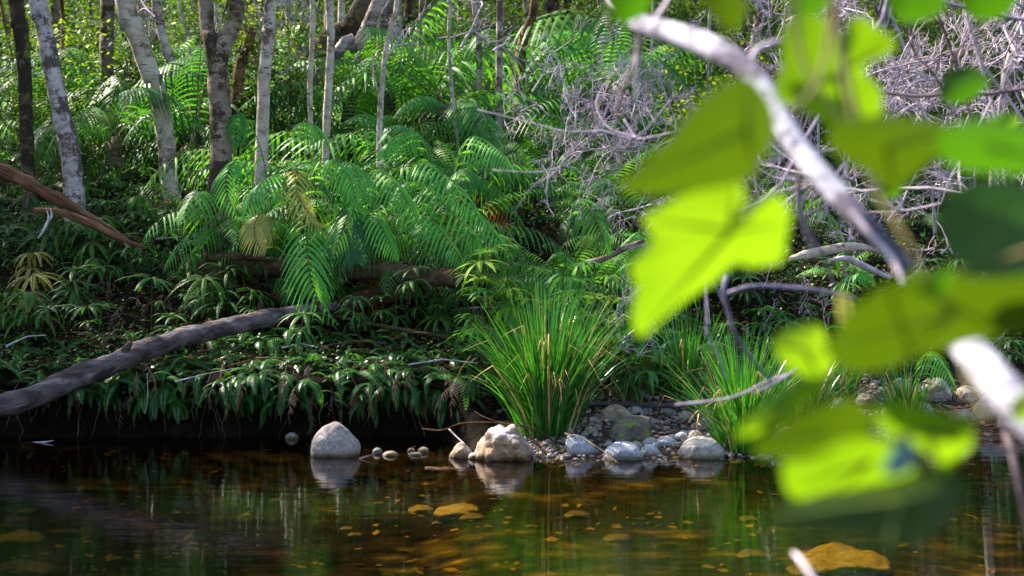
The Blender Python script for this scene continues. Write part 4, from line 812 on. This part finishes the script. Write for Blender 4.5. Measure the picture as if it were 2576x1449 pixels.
for i in range(70):
    px = rb.uniform(1850, 2640); py = rb.uniform(20, 640); Y = rb.uniform(11, 15)
    brush(P(px, py, Y), rb.uniform(.6, 1.2), (rb.uniform(-.9, .9), rb.uniform(-.9, .9), rb.uniform(0, 6.3)), 'behind the foreground leaves')
for i in range(16):
    px = rb.uniform(1850, 2600); py = rb.uniform(680, 960); brush(G(px, py, 12), rb.uniform(.35, .6), (rb.uniform(-.9, .9), rb.uniform(-.9, .9), rb.uniform(0, 6.3)), 'low on the far right slope')
for i in range(16):
    px = rb.uniform(330, 1150); py = rb.uniform(20, 230); brush(P(px, py, rb.uniform(17, 20)), rb.uniform(.7, 1.1), (rb.uniform(-.9, .9), rb.uniform(-.9, .9), rb.uniform(0, 6.3)), 'between the pale trunks', 'bare grey forest twigs')
for i in range(46):
    px = rb.uniform(-40, 1200); Y = 12.28 + rb.uniform(-.05, .15); x = (px - CX) / F * Y; p = Vector((x, Y, rb.uniform(.25, .5))); g = Geo(); L = rb.uniform(.1, .42); pts = [Vector((0, 0, 0))]; dx = rb.gauss(0, .35)
    for j in range(6): pts.append(pts[-1] + Vector((dx * L / 6 + rb.gauss(0, .012), -.012 + rb.gauss(0, .008), -L / 6)))
    g.tube(pts, [rb.uniform(.002, .006) * (1 - .1 * j) for j in range(7)], 4, 0, False); o = g.build('hanging_root', M[rb.choice(['log_brown', 'twig_dark', 'log_dark'])]); o.location = p
    zone(o, 'root', 'thin hanging root', 'on the undercut bank face', 'roots hanging from the undercut bank')
for i in range(40):
    px, py = rb.uniform(-20, 1200), rb.uniform(600, 960); p = G(px, py, 12.3) + Vector((0, -.04, .05)); L = rb.uniform(.15, .7); a_ = rb.uniform(-.7, .7); g = Geo(); dz = rb.uniform(-.2, .3)
    g.tube([(0, 0, 0), (L * .5 * math.cos(a_), .02, L * .5 * dz + .03), (L * math.cos(a_), -.05, L * dz)], [.008, .006, .003], 5, 0, False); o = g.build('fallen_stick', M[rb.choice(['log_brown', 'twig', 'log_dark'])]); o.location = p
    zone(o, 'stick', 'fallen stick', 'on the shaded bank', 'fallen sticks on the shaded bank')
# sticks and roots at the waterline
def stick(path, label, mat='twig', name='stick', w=3.5):
    pts = [P(*q) for q in path]; b0 = pts[0]; g = Geo(); n = 4 * len(pts); g.tube([q - b0 for q in spline(pts, n)], [w / F * 11.5 / 2 * (1.3 - .8 * i / n) for i in range(n)], 6, 0, True, .2); o = g.build(name, M[mat]); o.location = b0; return tag(o, label, 'stick')
stick([(1070, 1178, 10.65), (1120, 1180, 10.6), (1180, 1183, 10.6), (1215, 1185, 10.55)], 'reddish brown stick floating in front of the lichen boulder', 'log_brown', w=7)
stick([(1440, 1160, 11.3), (1380, 1100, 11.4), (1330, 1075, 11.4), (1270, 1066, 11.4), (1220, 1050, 11.5), (1195, 1035, 11.6)], 'bare root curving over the top of the lichen boulder', 'log_dark', w=5)
stick([(1060, 1078, 12.0), (1110, 1082, 11.9), (1160, 1065, 11.8), (1230, 1062, 11.7), (1300, 1070, 11.6)], 'thin crooked branch reaching left from the big tussock over dark water', 'log_brown', w=4)
stick([(1130, 1080, 11.9), (1150, 1100, 11.7), (1170, 1118, 11.5)], 'short bent twig dipping in the water by the small angular rock', w=4)
stick([(1420, 1090, 11.3), (1480, 1110, 11.15), (1560, 1168, 10.95)], 'long dry grass stalk lying across the blue grey rock', 'bladedry', w=3)
stick([(905, 1155, 11.1), (925, 1148, 11.1), (950, 1140, 11.15)], 'short dark twig lying by the pebbles', 'twig_dark', w=5)
stick([(1024, 1137, 11.4), (1035, 1128, 11.4), (1046, 1122, 11.4)], 'tiny reddish twig sticking out among the pebbles', 'log_brown', w=3)
stick([(440, 960, 12.1), (520, 940, 12.1), (600, 925, 12.1)], 'thin straight twig under the bank lip', w=3)
stick([(365, 1040, 12.2), (372, 1000, 12.1), (370, 940, 12.0)], 'hanging root below the grey log', w=3)
stick([(60, 1115, 12.1), (110, 1112, 12.0), (135, 1108, 12.0)], 'pale waterlogged twig floating near the left edge', w=5)
stick([(1818, 1155, 11.2), (1825, 1110, 11.2), (1838, 1060, 11.25)], 'thin upright twig at the edge of the flat grey rock', 'twig_dark', w=3)

# ---------------------------------------------------------------- foreground branches, twigs and leaves (out of focus, near the camera)
def fbranch(name, segs, mat, label, cat='branch', sides=16, extra=(), rough=.1):
    b0 = P(*segs[0][0][:2], segs[0][0][3]); e = empty(name, b0)
    for i, sg in enumerate(segs):
        pts = [P(x, y, Y) - b0 for x, y, w, Y in sg]; n = 6 * len(sg)
        ws = np.interp(np.linspace(0, 1, n), np.linspace(0, 1, len(sg)), [w / F * Y / 2 for x, y, w, Y in sg]); g = Geo()
        g.tube(spline(pts, n), list(ws), sides if i == 0 else 8, 0, True, rough, 5); g.build('branch' if i == 0 else 'twig', mat if i == 0 or mat is not M['lichen_branch'] else M['twig'], e, True)
    return tag(e, label, cat)
fbranch('lichen_branch', [[(1575, 30, 26, 3.2), (1605, 55, 46, 3.1), (1660, 75, 56, 3.0), (1740, 98, 60, 2.9), (1820, 135, 62, 2.8), (1880, 175, 58, 2.75), (1930, 240, 56, 2.7), (1975, 320, 58, 2.65), (2030, 400, 58, 2.6), (2100, 480, 56, 2.55), (2170, 560, 54, 2.5), (2230, 620, 50, 2.5), (2285, 680, 40, 2.5)],
    [(1610, 70, 14, 3.1), (1606, 130, 16, 3.2), (1580, 190, 10, 3.4), (1560, 240, 9, 3.6), (1545, 330, 6, 3.8)], [(1606, 130, 12, 3.2), (1625, 190, 8, 3.3), (1640, 260, 7, 3.4), (1655, 310, 5, 3.5)], [(1604, 130, 12, 3.2), (1600, 190, 9, 3.2), (1602, 250, 6, 3.2)],
    [(1600, 40, 16, 3.1), (1560, 30, 12, 3.3), (1530, 10, 10, 3.5), (1520, -30, 8, 3.6)], [(1640, 60, 12, 3.0), (1680, 0, 9, 3.2), (1700, -60, 8, 3.4)], [(1990, 330, 14, 2.65), (2010, 420, 12, 2.7), (2005, 520, 9, 2.8), (2050, 650, 7, 2.9)],
    [(1880, 180, 16, 2.75), (1910, 120, 13, 2.9), (1990, 100, 12, 3.0), (2060, 90, 10, 3.1)], [(2135, 520, 14, 2.5), (2190, 590, 16, 2.47), (2250, 660, 16, 2.45), (2290, 760, 9, 2.4)]],
    M['lichen_branch'], 'thick whitish lichen covered branch crossing the foreground diagonally')
fbranch('lichen_branch', [[(2400, 845, 60, 2.0), (2440, 880, 84, 1.95), (2500, 950, 92, 1.9), (2570, 1030, 96, 1.85), (2680, 1140, 96, 1.8)]], M['lichen_branch'], 'blurred whitish branch end entering at the right edge')
T1_ = [[(1600, 345, 10, 5.2), (1530, 320, 9, 5.3), (1500, 260, 8, 5.4), (1530, 200, 7, 5.5), (1580, 150, 6, 5.6)], [(1700, 330, 10, 5.0), (1640, 345, 10, 5.1), (1600, 345, 9, 5.2), (1570, 300, 7, 5.3)],
       [(1690, 250, 12, 5.0), (1600, 345, 10, 5.1), (1500, 330, 9, 5.2), (1450, 400, 8, 5.3), (1360, 432, 7, 5.4), (1240, 428, 5, 5.5)], [(1500, 330, 8, 5.2), (1420, 330, 7, 5.3), (1340, 310, 6, 5.4), (1200, 275, 4, 5.6)], [(1470, 330, 8, 5.2), (1400, 430, 7, 5.3), (1340, 470, 6, 5.4), (1290, 540, 4, 5.5)], [(1560, 210, 8, 5.2), (1520, 290, 7, 5.2), (1500, 330, 6, 5.2)], [(1640, 345, 8, 5.1), (1600, 440, 6, 5.2), (1560, 480, 4, 5.2)]]
T1_ = [[(x, y, w * .48, Y + .6) for x, y, w, Y in sg] for sg in T1_]
fbranch('bare_branch', T1_, M['twig_purple'], 'thin bare purple grey branch reaching left from the lichen branch', sides=7)
rw = random.Random(77)
g = Geo()
for i, (px, py, Y, dx, dz) in enumerate([(2700, 200, 6, -1, -.2), (2650, 60, 5.5, -1, .1), (2250, -80, 5, -.1, -1), (2420, -60, 6, .2, -1), (2700, 420, 7, -1, 0), (2330, -60, 7, .3, -1), (2650, 560, 6, -1, .3), (2100, -60, 7, .1, -1)]):
    g = Geo(); twigs(g, Vector((0, 0, 0)), Vector((dx, 0, dz)).normalized(), .75, .008, 3, rw, 0, .5, (2, 3), .01, 5); o = g.build('bare_branch', M[rw.choice(['twig_purple', 'twig', 'twig_dark'])]); o.location = P(px, py, Y)
    zone(o, 'branch', 'blurred bare purple grey branch', 'behind the foreground leaves', 'bare branches behind the foreground leaves')
fbranch('bare_branch', [[(2620, 1500, 14, 2.6), (2560, 1200, 20, 2.6), (2520, 1050, 18, 2.7), (2480, 900, 14, 2.8), (2400, 860, 10, 2.9)]], M['twig_dark'], 'dark blurred upright twig at the right edge over the water', sides=7)
fbranch('bare_branch', [[(2060, 1480, 12, 2.2), (2015, 1410, 14, 2.25), (1995, 1390, 8, 2.3)]], M['twig'], 'short pale blurred twig tip poking up at the bottom', sides=7)
fbranch('bare_branch', [[(1830, 690, 16, 4.2), (1822, 740, 12, 4.2), (1850, 840, 8, 4.3), (1890, 900, 7, 4.4), (1930, 950, 6, 4.5)], [(1822, 740, 8, 4.2), (1900, 720, 10, 4.2), (2050, 730, 10, 4.3), (2150, 750, 9, 4.4)], [(1990, 940, 8, 4.4), (1930, 960, 7, 4.5), (1840, 1000, 6, 4.6), (1700, 1018, 5, 4.8)], [(2040, 900, 8, 4.3), (1990, 940, 8, 4.4), (1900, 990, 6, 4.5)], [(2010, 440, 10, 3.9), (2020, 550, 9, 4.0), (2070, 640, 8, 4.1), (2100, 720, 7, 4.2)]], M['twig_purple'], 'drooping dead twig with crumpled dead leaves below the lime leaf', sides=7)

def leaf(parent, outline, centre, Y, mat, tx=0, ty=0, cup=.01, veins=None, seed=0, thick=.0006):
    """outline and centre in pixels, at distance Y; tx, ty tilt the blade in depth (m per 100 px)"""
    r_ = random.Random(seed); b0 = parent.location; cx, cy_ = centre
    loop = [Vector((x, y, 0)) for x, y in outline]; n = len(loop); ring = spline(loop + [loop[0]], n * 5)[:-1]
    def W(x, y, k):
        dpt = Y + tx * (x - cx) / 100 + ty * (y - cy_) / 100 + cup * k * k + .003 * noise.noise(Vector((x / 90, y / 90, seed)))
        return P(x, y, dpt) - b0
    g = Geo(); V = [W(cx, cy_, 0)]; m_ = len(ring); ks = (.2, .4, .6, .8, 1)
    for k in ks:
        for q in ring:
            jag = 1 + (.012 * math.sin(q.x * .9 + q.y * .7) if k == 1 else 0); V.append(W(cx + (q.x - cx) * k * jag, cy_ + (q.y - cy_) * k * jag, k))
    F_ = [(0, 1 + i, 1 + (i + 1) % m_, 1 + (i + 1) % m_) for i in range(m_)]
    for a in range(len(ks) - 1):
        for i in range(m_): F_.append((1 + a * m_ + i, 1 + (a + 1) * m_ + i, 1 + (a + 1) * m_ + (i + 1) % m_, 1 + a * m_ + (i + 1) % m_))
    g.add(V, F_)
    for vx, vy in (veins or []):
        vp = [W(cx + (vx - cx) * k, cy_ + (vy - cy_) * k, k) for k in (0, .25, .5, .75, .94)]
        g.tube(vp, [.0026, .0021, .0016, .0011, .0006], 5, 1, False)
    return g.build('leaf', [mat, M['vein']], parent, True)
def sprig(origin, stems, leaves, label):
    b0 = P(*origin); e = empty('leafy_branch', b0)
    for sg in stems:
        g = Geo(); n = 5 * len(sg); pts = [P(x, y, Y) - b0 for x, y, w, Y in sg]
        g.tube(spline(pts, n), list(np.interp(np.linspace(0, 1, n), np.linspace(0, 1, len(sg)), [w / F * Y / 2 for x, y, w, Y in sg])), 8, 0, True, .05); g.build('stem', M['stemf'], e, True)
    for i, (ol, c, Y, mat, tx, ty, vs) in enumerate(leaves): leaf(e, ol, c, Y, M[mat], tx, ty, .008, vs, i * 7 + int(c[0]))
    return tag(e, label, 'leafy branch')
M['stemf'] = plain('young_stem', [(.10, .12, .02), (.16, .10, .04)], 14)
sprig((1900, 640, 1.55), [[(1835, 575, 8, 1.55), (1900, 470, 10, 1.5), (1930, 330, 10, 1.4), (2060, 200, 12, 1.66), (2100, -60, 14, 1.7)]],
    [([(1618, 550), (1700, 500), (1780, 470), (1850, 452), (1872, 490), (1862, 545), (1900, 510), (1950, 488), (1985, 530), (1978, 600), (1965, 655), (1900, 672), (1845, 665), (1800, 705), (1740, 745), (1680, 790), (1612, 845), (1592, 790), (1600, 720), (1588, 670), (1640, 610)], (1838, 580), 1.55, 'lime', .0, .028, [(1612, 840), (1625, 552), (1850, 456), (1980, 560)]),
     ([(1885, 188), (1940, 255), (1950, 345), (1905, 420), (1880, 452), (1780, 478), (1660, 490), (1552, 472), (1600, 425), (1680, 350), (1750, 262), (1820, 212)], (1880, 330), 1.36, 'olive', .02, .02, [(1560, 470), (1885, 195), (1900, 420)])],
    'leafy branch with the large bright lime three lobed leaf and the olive leaf above it')
sprig((2120, -60, 1.6), [[(2092, -60, 20, 1.6), (2100, 60, 22, 1.6), (2130, 200, 22, 1.58), (2160, 330, 20, 1.56), (2200, 470, 16, 1.55), (2300, 640, 14, 1.5), (2340, 800, 10, 1.5)], [(2010, -60, 14, 1.66), (2005, 80, 14, 1.66), (2040, 200, 12, 1.64), (2140, 330, 12, 1.6)]],
    [([(1962, 90), (2000, 40), (2080, 50), (2110, 100), (2150, 42), (2240, 88), (2244, 130), (2172, 170), (2215, 225), (2212, 290), (2150, 322), (2105, 340), (2060, 300), (2010, 275), (1950, 240), (1966, 160)], (2105, 190), 1.72, 'lime', -.015, .02, [(2150, 60), (1960, 230), (2230, 110), (2130, 330)]),
     ([(1515, -40), (1600, -60), (1640, -20), (1622, 35), (1570, 60), (1530, 20)], (1580, 0), 1.9, 'deepgreen', 0, .01, []),
     ([(1748, -60), (1850, -60), (1880, 20), (1852, 75), (1815, 60), (1770, 10)], (1820, -5), 1.8, 'olive', 0, .01, []),
     ([(1950, -70), (2060, -60), (2090, 10), (2040, 40), (1990, 30)], (2020, -10), 1.8, 'deepgreen', 0, .01, []),
     ([(2210, -60), (2360, -70), (2376, 20), (2310, 55), (2250, 40)], (2290, -10), 1.9, 'deepgreen', 0, .01, []),
     ([(2400, -60), (2560, -60), (2540, 30), (2470, 50), (2420, 20)], (2470, -10), 2.0, 'deepgreen', 0, .01, []),
     ([(2110, 305), (2230, 290), (2370, 310), (2400, 360), (2330, 430), (2250, 480), (2180, 430), (2120, 400), (2080, 350)], (2230, 370), 1.5, 'olive', .02, .02, [(2380, 330), (2250, 470)]),
     ([(2360, 330), (2450, 300), (2560, 310), (2680, 330), (2680, 430), (2560, 440), (2440, 430), (2370, 400)], (2480, 370), 1.4, 'deepgreen', .02, .02, [(2660, 400)]),
     ([(2375, 180), (2440, 165), (2490, 200), (2460, 240), (2400, 262), (2362, 240)], (2420, 210), 2.2, 'deepgreen', 0, 0, []),
     ([(2485, 300), (2530, 280), (2565, 300), (2530, 330), (2480, 345)], (2520, 312), 2.4, 'lime', 0, 0, []),
     ([(2215, 450), (2240, 430), (2270, 450), (2265, 490), (2230, 500), (2210, 480)], (2240, 465), 2.3, 'deepgreen', 0, 0, [])],
    'leafy branch hanging from the top with the bright lime leaf on a dark stem')
sprig((2700, 640, 1.4), [[(2720, 600, 16, 1.4), (2560, 640, 14, 1.42), (2400, 700, 12, 1.45), (2300, 760, 10, 1.45)]],
    [([(2380, 480), (2480, 450), (2600, 470), (2700, 520), (2700, 680), (2560, 700), (2450, 690), (2390, 640), (2360, 560)], (2520, 580), 1.45, 'deepgreen', .02, -.02, [(2390, 500), (2450, 680)]),
     ([(2072, 872), (2110, 820), (2150, 760), (2230, 715), (2310, 690), (2400, 690), (2500, 700), (2620, 690), (2700, 740), (2700, 820), (2560, 840), (2450, 860), (2330, 892), (2240, 925), (2170, 935), (2110, 920)], (2400, 790), 1.38, 'olive', .015, .04, [(2080, 875), (2240, 920), (2310, 700)]),
     ([(2105, 740), (2125, 735), (2140, 780), (2142, 830), (2125, 850), (2110, 800)], (2124, 790), 1.9, 'fern_yellow', 0, 0, []),
     ([(1945, 862), (1975, 825), (2020, 815), (2065, 820), (2082, 865), (2100, 900), (2062, 955), (2000, 935), (1960, 905)], (2025, 880), 1.7, 'lime', 0, .01, [(1950, 862), (2060, 945)])],
    'leafy branch at the right edge with the huge olive leaf and the small lime leaf')
sprig((2700, 1000, 1.35), [[(2700, 980, 14, 1.4), (2560, 1030, 14, 1.4), (2400, 1060, 12, 1.4), (2270, 1100, 12, 1.38), (2200, 1120, 8, 1.38)], [(2480, 1045, 8, 1.4), (2440, 960, 8, 1.45), (2420, 900, 8, 1.5)]],
    [([(1848, 1102), (1880, 1050), (1940, 1000), (2000, 962), (2062, 945), (2080, 965), (2050, 1000), (1980, 1050), (1910, 1090)], (1985, 1015), 1.5, 'lime', 0, .02, [(1855, 1098)]),
     ([(1890, 1120), (1960, 1070), (2060, 1020), (2140, 1002), (2190, 1040), (2195, 1100), (2140, 1140), (2060, 1150), (1980, 1150), (1910, 1150)], (2080, 1085), 1.42, 'olive', .01, .03, [(1900, 1120)]),
     ([(1968, 1160), (2040, 1140), (2110, 1110), (2200, 1100), (2290, 1150), (2296, 1190), (2240, 1235), (2160, 1242), (2080, 1240), (2010, 1255), (1972, 1220)], (2190, 1160), 1.36, 'lime', .0, .026, [(1985, 1230), (2100, 1240)]),
     ([(2205, 1010), (2300, 1020), (2380, 1040), (2450, 1060), (2445, 1120), (2400, 1170), (2368, 1195), (2330, 1140), (2260, 1110), (2210, 1070)], (2330, 1085), 1.38, 'lime', 0, .03, [(2370, 1190), (2440, 1070)]),
     ([(1925, 1300), (2010, 1262), (2100, 1238), (2230, 1215), (2350, 1190), (2425, 1215), (2410, 1280), (2340, 1345), (2240, 1385), (2190, 1350), (2080, 1335), (1980, 1330)], (2260, 1260), 1.3, 'olive', .01, -.03, [(1930, 1300), (2230, 1380), (2410, 1220)]),
     ([(2215, 1190), (2240, 1140), (2275, 1105), (2300, 1120), (2300, 1165), (2265, 1195)], (2262, 1155), 1.3, 'teal', .03, -.04, []),
     ([(2540, 1010), (2600, 970), (2640, 1010), (2600, 1050), (2555, 1060)], (2590, 1015), 1.6, 'lime', 0, 0, [])],
    'low leafy branch with a cluster of lime and olive leaves over the water')
sprig((2560, 620, 2.0), [[(2700, 640, 8, 2.0), (2500, 660, 6, 2.0), (2380, 690, 4, 1.98)]], [([(2310, 735), (2340, 700), (2385, 670), (2395, 700), (2370, 738), (2335, 745)], (2352, 712), 1.3, 'shiny', 0, .03, [])] if False else [([(2310, 735), (2340, 700), (2385, 670), (2395, 700), (2370, 738), (2335, 745)], (2352, 712), 1.28, 'deepgreen', 0, .06, [])], 'tiny leaf shining pale blue in front of the huge olive leaf')

# ---------------------------------------------------------------- number the repeated plants along the picture
ORD = 'zeroth first second third fourth fifth sixth seventh eighth ninth tenth eleventh twelfth thirteenth fourteenth fifteenth sixteenth seventeenth eighteenth nineteenth'.split()
TEN = {2: ('twentieth', 'twenty'), 3: ('thirtieth', 'thirty'), 4: ('fortieth', 'forty'), 5: ('fiftieth', 'fifty'), 6: ('sixtieth', 'sixty'), 7: ('seventieth', 'seventy'), 8: ('eightieth', 'eighty'), 9: ('ninetieth', 'ninety')}
def ordinal(n):
    if n < 20: return ORD[n]
    if n >= 100: return ('hundredth' if n == 100 else 'hundred and ' + ordinal(n - 100))
    a, b_ = divmod(n, 10); return TEN[a][0] if b_ == 0 else TEN[a][1] + ' ' + ORD[b_]
zs = {}
for o, look, where in ZONED: zs.setdefault((look, where), []).append(o)
for (look, where), L in zs.items():
    L.sort(key=lambda o: o.location.x / o.location.y)
    for i, o in enumerate(L):
        o['label'] = f'{look} {where}' if len(L) == 1 else f'{ordinal(i + 1)} {look} from the left {where}'
